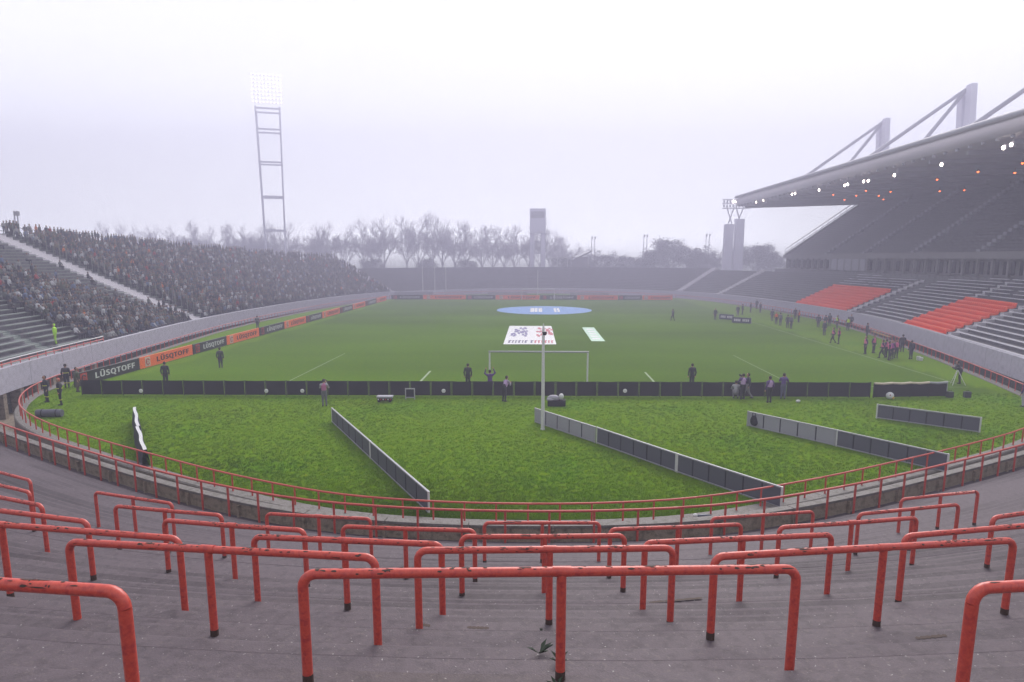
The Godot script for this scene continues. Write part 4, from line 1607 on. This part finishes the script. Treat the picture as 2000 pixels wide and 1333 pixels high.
func bare_tree(variant: int) -> Array:      # trunk mesh, branch mesh
	if TREES.has(variant): return TREES[variant]
	var r := RandomNumberGenerator.new()
	r.seed = 100 + variant
	var tr := st0()
	var br := st0()
	var lean := Vector3(r.randf_range(-0.5, 0.5), 0, r.randf_range(-0.5, 0.5))
	var p1 := Vector3(0, 7, 0) + lean
	tube(tr, [Vector3(0, -0.5, 0), Vector3(0, 3, 0) + lean * 0.3, p1], [0.42, 0.34, 0.26], 7, false)
	var stack := []
	for k in 5:
		var an := TAU * k / 5.0 + r.randf_range(-0.5, 0.5)
		stack.append([p1 - Vector3(0, r.randf_range(0, 2.5), 0), Vector3(cos(an) * 0.62, 1, sin(an) * 0.62).normalized(), r.randf_range(5.0, 7.0), 0.2, 0])
	stack.append([p1, Vector3(0.05, 1, 0).normalized(), 7.5, 0.24, 0])
	while stack.size():
		var q: Array = stack.pop_back()
		var a: Vector3 = q[0]
		var dir: Vector3 = q[1]
		var l: float = q[2]
		var w: float = q[3] * 0.72
		var g: int = q[4]
		var m := a + dir * l * 0.5 + Vector3(r.randf_range(-1, 1), r.randf_range(-0.3, 0.6), r.randf_range(-1, 1)) * l * 0.07
		var e := a + dir * l + Vector3(0, l * 0.08, 0)
		tube(br, [a, m, e], [w, w * 0.8, w * 0.5], 4 if g < 2 else 3, false)
		if g < 4:
			var n := [5, 5, 5, 6][g] as int
			for k in n:
				var f := 0.35 + 0.65 * (k + r.randf()) / n
				var ax := Vector3(r.randf_range(-1, 1), r.randf_range(-0.4, 0.4), r.randf_range(-1, 1)).normalized()
				var nd := (dir + ax * r.randf_range(0.5, 1.0) + Vector3(0, 0.1, 0)).normalized()
				stack.append([a.lerp(e, f), nd, l * r.randf_range(0.45, 0.66), w * 0.8, g + 1])
	TREES[variant] = [done(tr), done(br)]
	return TREES[variant]
func leafy_tree(variant: int) -> Array:
	var key := 50 + variant
	if TREES.has(key): return TREES[key]
	var r := RandomNumberGenerator.new()
	r.seed = 300 + variant
	var tr := st0()
	tube(tr, [Vector3(0, -0.5, 0), Vector3(0.2, 4, 0.1), Vector3(0, 8, 0)], [0.5, 0.38, 0.15], 7, false)
	for k in 6:
		var an := TAU * k / 6.0
		tube(tr, [Vector3(0, 2.5 + k * 0.6, 0), Vector3(cos(an) * 2.4, 5.5 + k * 0.7, sin(an) * 2.4)], [0.16, 0.06], 5, false)
	var lf := st0()
	lf.set_smooth_group(-1)
	for c in 46:      # clumps on an uneven dome, each a cloud of small leaves
		var dir := Vector3(r.randf_range(-1, 1), r.randf_range(-0.55, 1), r.randf_range(-1, 1)).normalized()
		var cc := Vector3(0, 7.6, 0) + dir * Vector3(4.6, 5.0, 4.6) * r.randf_range(0.45, 1.0)
		var cr := r.randf_range(0.9, 1.9)
		for k in 90:
			var p := cc + Vector3(r.randfn(), r.randfn() * 0.7, r.randfn()) * cr * 0.5
			var u := Vector3(r.randf_range(-1, 1), r.randf_range(-1, 1), r.randf_range(-1, 1)).normalized() * 0.24
			var v := u.cross(Vector3(r.randf_range(-1, 1), 1, r.randf_range(-1, 1))).normalized() * 0.15
			for q in [p - u, p + v, p + u, p - u, p + u, p - v]: lf.add_vertex(q)
	TREES[key] = [done(tr), done(lf)]
	return TREES[key]
func build_trees() -> void:
	rng.seed = 71
	var us := []
	var x := -150.0
	while x < 16.0:
		if not (x > -65.5 and x < -61.0): us.append(x)
		x += rng.randf_range(3.4, 5.6)
	var gap_at := 0
	while us[gap_at] < -63: gap_at += 1
	for tx in us:
		var top := 21.5 + 1.8 * sin(tx * 0.11)
		if tx > 2.0: top = lerpf(20.0, 12.5, clampf((tx - 2.0) / 13.0, 0, 1))
		if tx < -85.0: top = 20.0
		var where := "left of the gap" if tx < -63 else "beside the scoreboard tower"
		var o := thing("bare_tree", "leafless grey tree in the misty row, %s counted from the gap toward the %s tower" % [ordinal(us.find(tx) - gap_at if tx > -63 else gap_at - 1 - us.find(tx)), "floodlight" if tx < -63 else "scoreboard"], "tree", W(tx * 1.08, -0.2, 262.0 + rng.randf_range(-6, 8)), rng.randf() * TAU, "leafless trees behind %s" % ("the floodlight tower" if tx < -63 else "the bare terrace"))
		var m := bare_tree(rng.randi() % 3)
		o.scale = Vector3(1.0, 1.0, 1.0) * (top / 19.6) * Vector3(rng.randf_range(0.85, 1.05), 1, 0.95)
		put(m[0], "trunk", M.bark, o)
		put(m[1], "crown", M.bark, o)
	for q in [[39.5, 240, 13.8], [44.5, 243, 17.8], [50.5, 240, 15.0], [56.5, 242, 13.2], [70.0, 250, 15.0], [76.5, 247, 15.8], [82.0, 250, 13.2], [33.0, 246, 11.0], [27.0, 244, 11.5], [21.5, 246, 11.8], [16.0, 245, 10.6], [-56.0, 236, 10.5], [-38.0, 238, 10.5], [-24.0, 236, 10.0], [8.0, 240, 11.0], [62.0, 255, 11.0]]:
		var tall: bool = q[2] > 12.5
		var o := thing("leafy_tree", "%s bushy evergreen behind the bare terrace, %s of its height from the light column" % ["tall" if tall else "low", ordinal(([50.5, 70.0, 56.5, 44.5, 76.5, 39.5, 82.0] if tall else [62.0, 33.0, 27.0, 21.5, 16.0, 8.0, -24.0, -38.0, -56.0]).find(q[0]))], "tree", W(q[0], -0.2, q[1]), rng.randf() * TAU, "%s evergreens behind the bare terrace" % ("tall" if tall else "low"))
		var m := leafy_tree(rng.randi() % 3)
		o.scale = Vector3(1.05, 1.0, 1.05) * (q[2] as float / 12.8)
		put(m[0], "trunk", M.bark, o)
		put(m[1], "crown", M.leaf, o)

# ---------------------------------------------------------------- people on the grass and their things
func dress(jacket: Array, legs: Array, vest = null, hair = null) -> Array:
	var j := Color(jacket[0], jacket[1], jacket[2])
	var l := Color(legs[0], legs[1], legs[2])
	var v := j if vest == null else Color(vest[0], vest[1], vest[2])
	var h := Color(0.03, 0.022, 0.018) if hair == null else Color(hair[0], hair[1], hair[2])
	return [j, l, Color(0.02, 0.02, 0.022), Color(0.40, 0.22, 0.16), h, v]
func build_people() -> void:
	var K := [0.018, 0.018, 0.024]
	var NV := [0.02, 0.022, 0.045]
	var PU := [0.075, 0.03, 0.16]
	var PK := [0.62, 0.12, 0.25]
	var YL := [0.50, 0.72, 0.02]
	var GR := [0.2, 0.19, 0.21]
	var LI := [0.42, 0.28, 0.5]
	# u, v of the feet, pose, turn, clothes, label, group
	var list := [
		[92, 786, "stand", 2.6, dress([0.03, 0.032, 0.045], K, null, [0.02, 0.02, 0.03]), "person in dark firefighting clothes beside the red railing, nearer the rolled tarpaulin", ""],
		[119, 792, "stand", 2.2, dress(K, K, null, [0.5, 0.12, 0.07]), "person in black with yellow reflective bands and red headgear near the railing", ""],
		[131, 758, "stand", 0.4, dress([0.05, 0.045, 0.06], NV), "person in dark coat standing by the railing behind the banded firefighter", ""],
		[152, 766, "stand", -1.2, dress([0.07, 0.075, 0.05], [0.08, 0.05, 0.04]), "person in olive coat at the end of the black fence", ""],
		[324, 753, "stand", 0.3, dress(K, K), "person in black standing behind the black fence, before the orange board", ""],
		[431, 719, "stand", 0.2, dress([0.035, 0.04, 0.035], NV), "person in black alone on the grass before the touchline boards", ""],
		[503, 643, "stand", 0.2, dress([0.12, 0.12, 0.14], NV), "person in grey standing behind the touchline boards", ""],
		[634, 794, "camera", 0.1, dress([0.30, 0.29, 0.33], [0.12, 0.12, 0.15], [0.42, 0.12, 0.26]), "person in grey with a pink bib at the far end of a grey barrier", ""],
		[914, 757, "stand", 0.0, dress([0.02, 0.025, 0.02], K), "slim person in black behind the fence beside the goal", ""],
		[957, 772, "raise", 0.0, dress(PU, PU), "person in violet with arms raised before the goal post", ""],
		[985, 785, "lean", -0.7, dress([0.26, 0.22, 0.30], K, LI), "person in grey and lilac bib bending over in front of the fence", ""],
		[1351, 757, "stand", 0.1, dress(K, K), "person in black peering over the fence right of the goal", ""],
		[1437, 779, "crouch", -0.2, dress([0.30, 0.30, 0.32], GR), "person in pale grey crouching at the fence beside the violet pair", ""],
		[1450, 781, "camera", 0.1, dress(PU, K, LI), "person in violet with lilac bib, left one of the close pair at the fence", ""],
		[1460, 780, "walk", 1.2, dress(NV, GR), "person in navy and grey trousers, right one of the close pair at the fence", ""],
		[1502, 787, "stand", 0.3, dress(PU, K, LI), "person in violet with pale lilac bib standing alone on the grass at the fence", ""],
		[1529, 780, "camera", -0.4, dress([0.09, 0.04, 0.2], [0.09, 0.09, 0.16]), "person in all violet holding a camera at the fence", ""],
		[1874, 750, "lean", 0.9, dress(K, K), "person in black stooping at a white tripod", ""],
		[1999, 795, "stand", 0.5, dress([0.06, 0.05, 0.16], [0.35, 0.35, 0.4]), "person in navy with pale trousers by the railing", ""],
		[1779, 702, "stand", 0.2, dress(NV, NV), "person in navy beside the white buckets", ""],
		[1762, 688, "stand", -0.3, dress([0.04, 0.035, 0.045], NV), "person in dark coat behind the pink bib group", ""],
		[1314, 627, "walk", 0.6, dress([0.06, 0.055, 0.08], K), "person walking alone on the far side of the field", ""]]
	for p in [[1723, 700], [1730, 699], [1736, 704], [1742, 702], [1750, 700], [1690, 692], [1706, 690], [1627, 671], [1638, 672]]:
		list.append([p[0], p[1], "stand" if int(p[0]) % 2 == 0 else "walk", p[0] * 1.7, dress([0.07, 0.03, 0.09], K, PK if p[0] != 1742 else [0.36, 0.06, 0.3]), "photographer in dark clothes and bright pink bib on the grass beside the touchline", "photographers in pink bibs"])
	for p in [[1693, 660], [1610, 655], [1612, 641], [1598, 640], [1620, 637], [1662, 640], [1538, 641], [1545, 642], [1553, 624], [1508, 627], [1524, 636], [1485, 611], [1466, 611], [1441, 618], [1450, 615], [1397, 625], [1478, 604]]:
		list.append([p[0], p[1], "stand", p[0] * 2.3, dress([0.04, 0.04, 0.06] if int(p[0]) % 3 else [0.1, 0.1, 0.13], NV), "official in dark clothes standing along the touchline below the orange seats", "officials along the touchline"])
	for p in [[1635, 642], [1656, 646]]:
		list.append([p[0], p[1], "stand", p[0] * 1.1, dress([0.1, 0.12, 0.06], K, YL), "steward in fluorescent yellow vest at the foot of the orange seats", "stewards in yellow vests"])
	for p in [[1516, 634], [1560, 630]]:
		list.append([p[0], p[1], "stand", p[0] * 1.1, dress([0.3, 0.06, 0.03], K, [0.75, 0.14, 0.04]), "person in orange bib among the officials at the touchline", "people in orange bibs"])
	for q in list:
		var at := gp(q[0], q[1])
		person(q[5], q[6], at, q[3], q[2], q[4], 1.0)
	# steward on the stand
	var sp := R3(-s_at(61.5), TF + 2 * DT + 0.4, B0 + 2 * DR)
	var o := person("steward in bright yellow-green raincoat standing on the empty benches", "", sp, 2.0, "stand", [Color(0.45, 0.85, 0.02), Color(0.35, 0.65, 0.03), Color(0.02, 0.02, 0.02), Color(0.4, 0.22, 0.16), Color(0.45, 0.85, 0.02), Color(0.45, 0.85, 0.02)], 1.05)
	# reflective bands of the firefighters
	var band := mat(0.6, 0.6, 0.05, 0.4)
	for ch in get_children():
		if ch.get_meta("category", "") == "person" and "firefight" in str(ch.get_meta("label", "")) or "reflective" in str(ch.get_meta("label", "")):
			for y in [0.95, 0.45]:
				var st := st0()
				if y > 0.9: tube(st, [Vector3(0, y + 0.15, 0), Vector3(0, y + 0.21, 0)], [0.185], 10, false)
				else:
					for sx in [-0.105, 0.105]: tube(st, [Vector3(sx, y - 0.1, 0), Vector3(sx, y - 0.04, 0)], [0.085], 8, false)
				put(done(st), "reflective_band", band, ch)
func build_things() -> void:
	rng.seed = 88
	var st := st0()
	# cameras in the hands of the camera poses
	for ch in get_children():
		var m := ch as MeshInstance3D
		if m and m.get_meta("category", "") == "person" and m.mesh in [FIG.get("none")]: pass
	for q in [[634, 794, 0.1, "person with the pink bib by the grey barrier"], [1450, 781, 0.1, "left person of the violet pair"], [1529, 780, -0.4, "person in all violet"]]:
		var o := thing("camera", "black long-lens camera held by the %s" % q[3], "camera", gp(q[0], q[1]), q[2])
		st = st0()
		box(st, ident(Vector3(0, 1.58, -0.31)), Vector3(0.16, 0.12, 0.09), 0.015)
		put(done(st), "body", M.black, o)
		st = st0()
		tube(st, [Vector3(0, 1.58, -0.355), Vector3(0, 1.58, -0.5), Vector3(0, 1.58, -0.62)], [0.05, 0.055, 0.07], 10)
		put(done(st), "lens", M.blackc, o)
	# tripod
	var tp := thing("tripod", "white legged tripod by the stooping person in black", "tripod", gp(1868, 752))
	for k in 3:
		var an := TAU * k / 3.0 + 0.4
		st = st0()
		tube(st, [Vector3(0, 1.15, 0), Vector3(cos(an) * 0.6, 0, sin(an) * 0.6)], [0.03, 0.025], 6)
		put(done(st), "leg", M.white, tp)
	st = st0()
	box(st, ident(Vector3(0, 1.24, 0)), Vector3(0.2, 0.18, 0.32), 0.02)
	put(done(st), "camera_head", M.black, tp)
	# rolled tarpaulin
	var rt := thing("rolled_tarpaulin", "thick grey rolled tarpaulin lying inside the railing bend", "tarpaulin", gp(97, 815), 0.12)
	st = st0()
	var path := []
	for i in 7: path.append(Vector3(-0.72 + i * 0.24, 0.24 + 0.01 * sin(i * 2.0), 0))
	tube(st, path, [0.23, 0.24, 0.235, 0.245, 0.235, 0.24, 0.22], 16)
	put(done(st), "roll", M.grey, rt)
	for sx in [-0.4, 0.42]:
		st = st0()
		tube(st, [Vector3(sx, 0.245, 0), Vector3(sx + 0.05, 0.245, 0)], [0.25], 16, false)
		put(done(st), "strap", M.black, rt)
	# monitor frame, cart, box, bag, small cases
	var mo := thing("monitor_stand", "square grey framed monitor standing before the black fence", "monitor", gp(801, 781))
	st = st0()
	for q in [[-0.3, 0.4, 0.07, 0.76], [0.3, 0.4, 0.07, 0.76]]: box(st, ident(Vector3(q[0], q[1], 0)), Vector3(q[2], q[3], 0.06))
	for y in [0.15, 0.74]: box(st, ident(Vector3(0, y, 0)), Vector3(0.53, 0.07, 0.06))
	put(done(st), "frame", M.frame, mo)
	st = st0()
	box(st, ident(Vector3(0, 0.445, -0.01)), Vector3(0.53, 0.52, 0.03))
	put(done(st), "screen", M.black, mo)
	var ca := thing("equipment_cart", "low dark equipment cart with red and white marks before the black fence", "cart", gp(752, 785), 0.05)
	st = st0()
	box(st, ident(Vector3(0, 0.34, 0)), Vector3(1.05, 0.12, 0.55), 0.02)
	put(done(st), "lid", M.steel, ca)
	st = st0()
	box(st, ident(Vector3(0, 0.19, 0)), Vector3(0.95, 0.17, 0.5), 0.02)
	put(done(st), "tray", M.black, ca)
	for i in 6:
		st = st0()
		box(st, ident(Vector3(-0.4 + i * 0.16, 0.2, 0.262)), Vector3(0.07, 0.08, 0.02))
		put(done(st), "marker_light", M.redink if i % 2 else M.white, ca)
	for sx in [-0.36, 0.36]:
		for sz in [-0.22, 0.22]:
			st = st0()
			tube(st, [Vector3(sx, 0.09, sz - 0.03), Vector3(sx, 0.09, sz + 0.03)], [0.09], 10)
			put(done(st), "wheel", M.blackc, ca)
	var bx := thing("equipment_box", "black equipment box beside the tall white pole", "box", gp(1087, 793))
	st = st0()
	box(st, ident(Vector3(0, 0.18, 0)), Vector3(1.15, 0.36, 0.6), 0.03)
	put(done(st), "case", M.black, bx)
	st = st0()
	box(st, ident(Vector3(0, 0.38, 0)), Vector3(1.17, 0.04, 0.62), 0.01)
	put(done(st), "lid", M.blackc, bx)
	var ct := thing("grey_tarp", "crumpled grey tarp on the black equipment box", "tarp", bx.position + Vector3(-0.2, 0.4, 0))
	st = st0()
	ball(st, Vector3(0, 0.1, 0), Vector3(0.42, 0.22, 0.24), 10, 6)
	ball(st, Vector3(-0.2, 0.02, 0.1), Vector3(0.26, 0.14, 0.2), 9, 6)
	put(done(st), "cloth", M.steel, ct)
	var wb := thing("white_helmet", "white rounded helmet on the black equipment box", "helmet", bx.position + Vector3(0.3, 0.4, 0.05))
	st = st0()
	ball(st, Vector3(0, 0.22, 0), Vector3(0.17, 0.2, 0.17), 12, 8)
	put(done(st), "shell", M.white, wb)
	st = st0()
	box(st, ident(Vector3(0, 0.08, 0.0)), Vector3(0.2, 0.16, 0.2), 0.03)
	put(done(st), "padding", M.frame, wb)
	var bg := thing("ball_bag", "white ball with yellow and red panels before the pale topped fence", "ball", gp(1738, 780))
	st = st0()
	ball(st, Vector3(0, 0.24, 0), Vector3(0.25, 0.24, 0.25), 14, 10)
	put(done(st), "shell", M.white, bg)
	for q in [[0.14, 0.12, Color(0.8, 0.5, 0.02)], [-0.05, 0.28, Color(0.35, 0.05, 0.05)]]:
		st = st0()
		ball(st, Vector3(q[0], q[1], 0.14), Vector3(0.1, 0.11, 0.1), 8, 6)
		var pm := mat(q[2].r, q[2].g, q[2].b, 0.5)
		put(done(st), "colour_panel", pm, bg)
	for q in [[1855, 777, "left"], [1889, 777, "right"]]:
		var cs := thing("dark_case", "small dark square case on the grass, %s the white topped fence" % ("close to" if q[2] == "left" else "set apart from"), "case", gp(q[0], q[1]))
		st = st0()
		box(st, ident(Vector3(0, 0.22, 0)), Vector3(0.42, 0.42, 0.3), 0.03)
		put(done(st), "shell", M.casing, cs)
		st = st0()
		tube(st, [Vector3(-0.1, 0.43, 0), Vector3(-0.08, 0.5, 0), Vector3(0.08, 0.5, 0), Vector3(0.1, 0.43, 0)], [0.015], 6)
		put(done(st), "handle", M.black, cs)
	for q in [[1794, 704, 0.36], [1799, 705, 0.3]]:
		var bk := thing("white_bucket", "white bucket on the grass beside the person in navy", "bucket", gp(q[0], q[1]), 0.0, "white buckets on the grass")
		st = st0()
		tube(st, [Vector3(0, 0, 0), Vector3(0, q[2], 0)], [0.15, 0.19], 12)
		put(done(st), "pail", M.white, bk)
		st = st0()
		tube(st, [Vector3(-0.19, q[2], 0), Vector3(0, q[2] + 0.14, 0), Vector3(0.19, q[2], 0)], [0.012], 5)
		put(done(st), "handle", M.steel, bk)
	var wb2 := thing("rugby_ball", "white rugby ball lying before the black fence", "ball", gp(1559, 787), 0.3)
	st = st0()
	ball(st, Vector3(0, 0.1, 0), Vector3(0.17, 0.1, 0.1), 12, 8)
	put(done(st), "shell", M.white, wb2)
	# benches below the stand
	for q in [[1664, 640, 1690, 649, "red", [0.35, 0.07, 0.06]], [1704, 654, 1738, 666, "tan", [0.48, 0.30, 0.13]]]:
		var a := gp(q[0], q[1])
		var b := gp(q[2], q[3])
		var be := thing("substitutes_bench", "long %s bench on the grass below the parapet" % q[4], "bench", (a + b) * 0.5)
		var bm := mat(q[5][0], q[5][1], q[5][2], 0.6)
		st = st0()
		bar(st, a - be.position + Vector3(0, 0.42, 0), b - be.position + Vector3(0, 0.42, 0), 0.4, 0.08)
		put(done(st), "seat", bm, be)
		for k in 4:
			var p := a.lerp(b, (k + 0.3) / 3.6) - be.position
			st = st0()
			bar(st, p, p + Vector3(0, 0.4, 0), 0.1, 0.1)
			put(done(st), "leg", M.steel, be)
	# small banners by the far officials
	for q in [[1405, 624, 1433, 626], [1430, 631, 1467, 633]]:
		var a := gp(q[0], q[1])
		var b := gp(q[2], q[3])
		var sb := thing("navy_board", "low navy board with white lettering near the far touchline, the %s of two" % ("nearer" if q[1] > 628 else "farther"), "board", (a + b) * 0.5, atan2(-(b - a).z, (b - a).x))
		var l := a.distance_to(b)
		st = st0()
		box(st, ident(Vector3(0, 0.45, 0)), Vector3(l, 0.8, 0.08), 0.015)
		put(done(st), "panel", mat(0.02, 0.03, 0.075, 0.5), sb)
		for k in 9:
			if k == 4: continue
			st = st0()
			box(st, ident(Vector3(l * (-0.36 + k * 0.09), 0.46, 0.05)), Vector3(l * 0.065, 0.34, 0.02))
			put(done(st), "white_mark", M.white, sb)
		for sx in [-0.5, 0.5]:
			st = st0()
			bar(st, Vector3(l * sx, 0, 0), Vector3(l * sx, 0.95, 0), 0.06, 0.06)
			put(done(st), "end_post", M.frame, sb)
	# litter on the ledge
	var lb := thing("litter_bag", "dark blue rubbish bag with white paper on the ledge by the railing", "litter", gp(1370, 1012, 0.08))
	st = st0()
	ball(st, Vector3(0.1, 0.07, 0), Vector3(0.3, 0.08, 0.14), 10, 6)
	put(done(st), "sack", mat(0.02, 0.03, 0.07, 0.4), lb)
	st = st0()
	ball(st, Vector3(-0.22, 0.08, 0), Vector3(0.1, 0.08, 0.08), 8, 5)
	put(done(st), "paper", M.white, lb)
	# weeds in the joints of the terrace
	for q in [[1054, 1268, 1.0], [1092, 1288, 0.8], [1058, 1222, 0.45], [1088, 1325, 0.7]]:
		var p := on_terrace(q[0], q[1], 0.01)
		p.y = step_y(t_of(p.x, -p.z))
		var we := thing("weed", "small dark green weed growing from a terrace joint by the middle barrier post", "weed", p, 0.0, "weeds in the terrace joints")
		var k2: float = q[2]
		for j in 7:
			st = st0()
			var an := rng.randf() * TAU
			var dir := Vector3(cos(an), 0.7, sin(an))
			var w := Vector3(-dir.z, 0, dir.x) * 0.022 * k2
			var tip := dir * 0.14 * k2
			quad(st, Vector3.ZERO, tip * 0.5 + w + Vector3(0, 0.02, 0), tip, tip * 0.5 - w + Vector3(0, 0.02, 0))
			put(done(st), "leaf", mat(0.03, 0.05, 0.025, 0.6), we)
	# brown leaf litter at the side of the terrace and pale scraps
	for kind in 2:
		var mst := st0()
		for p in [Vector3(-0.5, 0, 0), Vector3(0, 0.12, 0.35), Vector3(0.5, 0.02, 0), Vector3(-0.5, 0, 0), Vector3(0.5, 0.02, 0), Vector3(0.05, 0.1, -0.3)]: mst.add_vertex(p)
		var mm := MultiMesh.new()
		mm.transform_format = MultiMesh.TRANSFORM_3D
		mm.use_colors = true
		mm.mesh = done(mst)
		mm.instance_count = 2600 if kind == 0 else 500
		for i in mm.instance_count:
			var s := 29.0 + rng.randfn() * 3.4 if kind == 0 else rng.randf_range(-30, 30)
			var t := T0 + 0.3 + absf(rng.randfn()) * 3.2 if kind == 0 else T0 + 0.2 + rng.randf() * 21.0
			s = clampf(s, -36, 36)
			var p := R3(s, t, step_y(t) + 0.006)
			var sz := rng.randf_range(0.03, 0.09) if kind == 0 else rng.randf_range(0.008, 0.03)
			mm.set_instance_transform(i, Transform3D(Basis.from_euler(Vector3(rng.randf_range(-0.2, 0.2), rng.randf() * TAU, rng.randf_range(-0.2, 0.2))).scaled(Vector3.ONE * sz), p))
			var v := rng.randf_range(0.5, 1.4)
			mm.set_instance_color(i, Color(0.10 * v, 0.065 * v, 0.045 * v) if kind == 0 else Color(0.5, 0.48, 0.47) * rng.randf_range(0.5, 1.2))
		var mi := MultiMeshInstance3D.new()
		mi.multimesh = mm
		mi.material_override = M.vert
		mi.name = ["leaf_litter", "paper_scraps"][kind]
		add_child(mi)
		tag(mi, ["brown leaf litter strewn over the terrace steps", "pale scraps strewn over the terrace steps"][kind], ["leaves", "litter"][kind], "", "stuff")
func ordinal(i: int) -> String:
	return ["first", "second", "third", "fourth", "fifth", "sixth", "seventh", "eighth", "ninth", "tenth", "eleventh", "twelfth", "thirteenth", "fourteenth", "fifteenth", "sixteenth", "seventeenth", "eighteenth", "nineteenth", "twentieth"][i] if i < 20 else "%dth" % (i + 1)
func label_barriers() -> void:
	var i := 0
	var row_of := [7, 7, 6, 5, 5, 4, 4, 4, 4, 4, 3, 3, 3, 3, 3, 3, 3, 2, 2, 2, 2, 2, 2, 1, 1, 1, 1]
	var rows := {}
	for ch in get_children():
		if ch.has_meta("row"):
			ch.remove_meta("row")
			var r: int = row_of[i]
			if not rows.has(r): rows[r] = []
			rows[r].append(ch)
			i += 1
	for r in rows:
		rows[r].sort_custom(func(a, b): return a.position.x < b.position.x)
		for k in rows[r].size():
			rows[r][k].set_meta("label", "red crush barrier, %s row up from the foot wall, %s from the crowded stand side" % [ordinal(r - 1), ordinal(k)])

func _ready() -> void:
	# camera, sky, light, exposure
	var cam := Camera3D.new()
	cam.name = "main_camera"
	add_child(cam)
	cam.position = Vector3(0, EYE, 0)
	cam.rotation = Vector3(-TILT, PSI, 0)
	var near := 0.1
	cam.set_frustum(near * 1333.0 / FOC, Vector2(0, near * (CYP - 666.5) / FOC), near, 3000.0)
	var env := Environment.new()
	env.background_mode = Environment.BG_SKY
	var sky := Sky.new()
	# overcast: a plain bank of cloud, paler low down, the same all round
	var si := Image.create(8, 128, false, Image.FORMAT_RGBF)
	for y in 128:
		var el := 90.0 - (y + 0.5) / 128.0 * 180.0
		var v := 0.33 + 0.64 * exp(-maxf(el, 0.0) / 14.0)
		var c := Color(v * 0.97, v * 0.985, v * 1.03)
		if el < 0.0: c = Color(0.12, 0.13, 0.11)
		for x in 8: si.set_pixel(x, y, c)
	var sm := PanoramaSkyMaterial.new()
	sm.panorama = ImageTexture.create_from_image(si)
	sky.sky_material = sm
	env.sky = sky
	env.tonemap_mode = Environment.TONE_MAPPER_LINEAR
	env.tonemap_exposure = 2.5
	env.volumetric_fog_enabled = true      # the wet air over the whole ground
	env.volumetric_fog_density = 0.0030
	env.volumetric_fog_albedo = Color(0.892, 0.884, 1.0)
	env.volumetric_fog_anisotropy = 0.38
	env.sdfgi_enabled = true
	env.ssao_enabled = true
	env.ssil_enabled = true
	var we := WorldEnvironment.new()
	we.name = "world_environment"
	we.environment = env
	add_child(we)
	var sun := DirectionalLight3D.new()
	sun.name = "sun"
	sun.rotation_degrees = Vector3(-38, 168, 0)
	sun.light_energy = 0.5
	sun.light_angular_distance = 40.0
	sun.light_color = Color(1.0, 0.98, 0.96)
	sun.shadow_enabled = true
	add_child(sun)
	# the mist is thicker toward the far end
	var fv := FogVolume.new()
	fv.name = "mist_bank"
	fv.shape = RenderingServer.FOG_VOLUME_SHAPE_BOX
	fv.size = Vector3(520, 61, 190)
	fv.position = Vector3(0, 28.0, -193.0)
	var fm := FogMaterial.new()
	fm.density = 0.0028
	fm.albedo = Color(0.892, 0.884, 1.0)
	fv.material = fm
	add_child(fv)
	tag(fv, "drifting mist over the far end of the ground", "mist", "", "stuff")
	make_rim()
	make_materials()
	build_ground()
	build_terrace()
	build_rim()
	build_stands()
	build_covered_stand()
	build_far()
	build_trees()
	build_barriers()
	label_barriers()
	build_fences()
	build_boards()
	build_goals()
	build_banners()
	build_crowd()
	build_people()
	build_things()
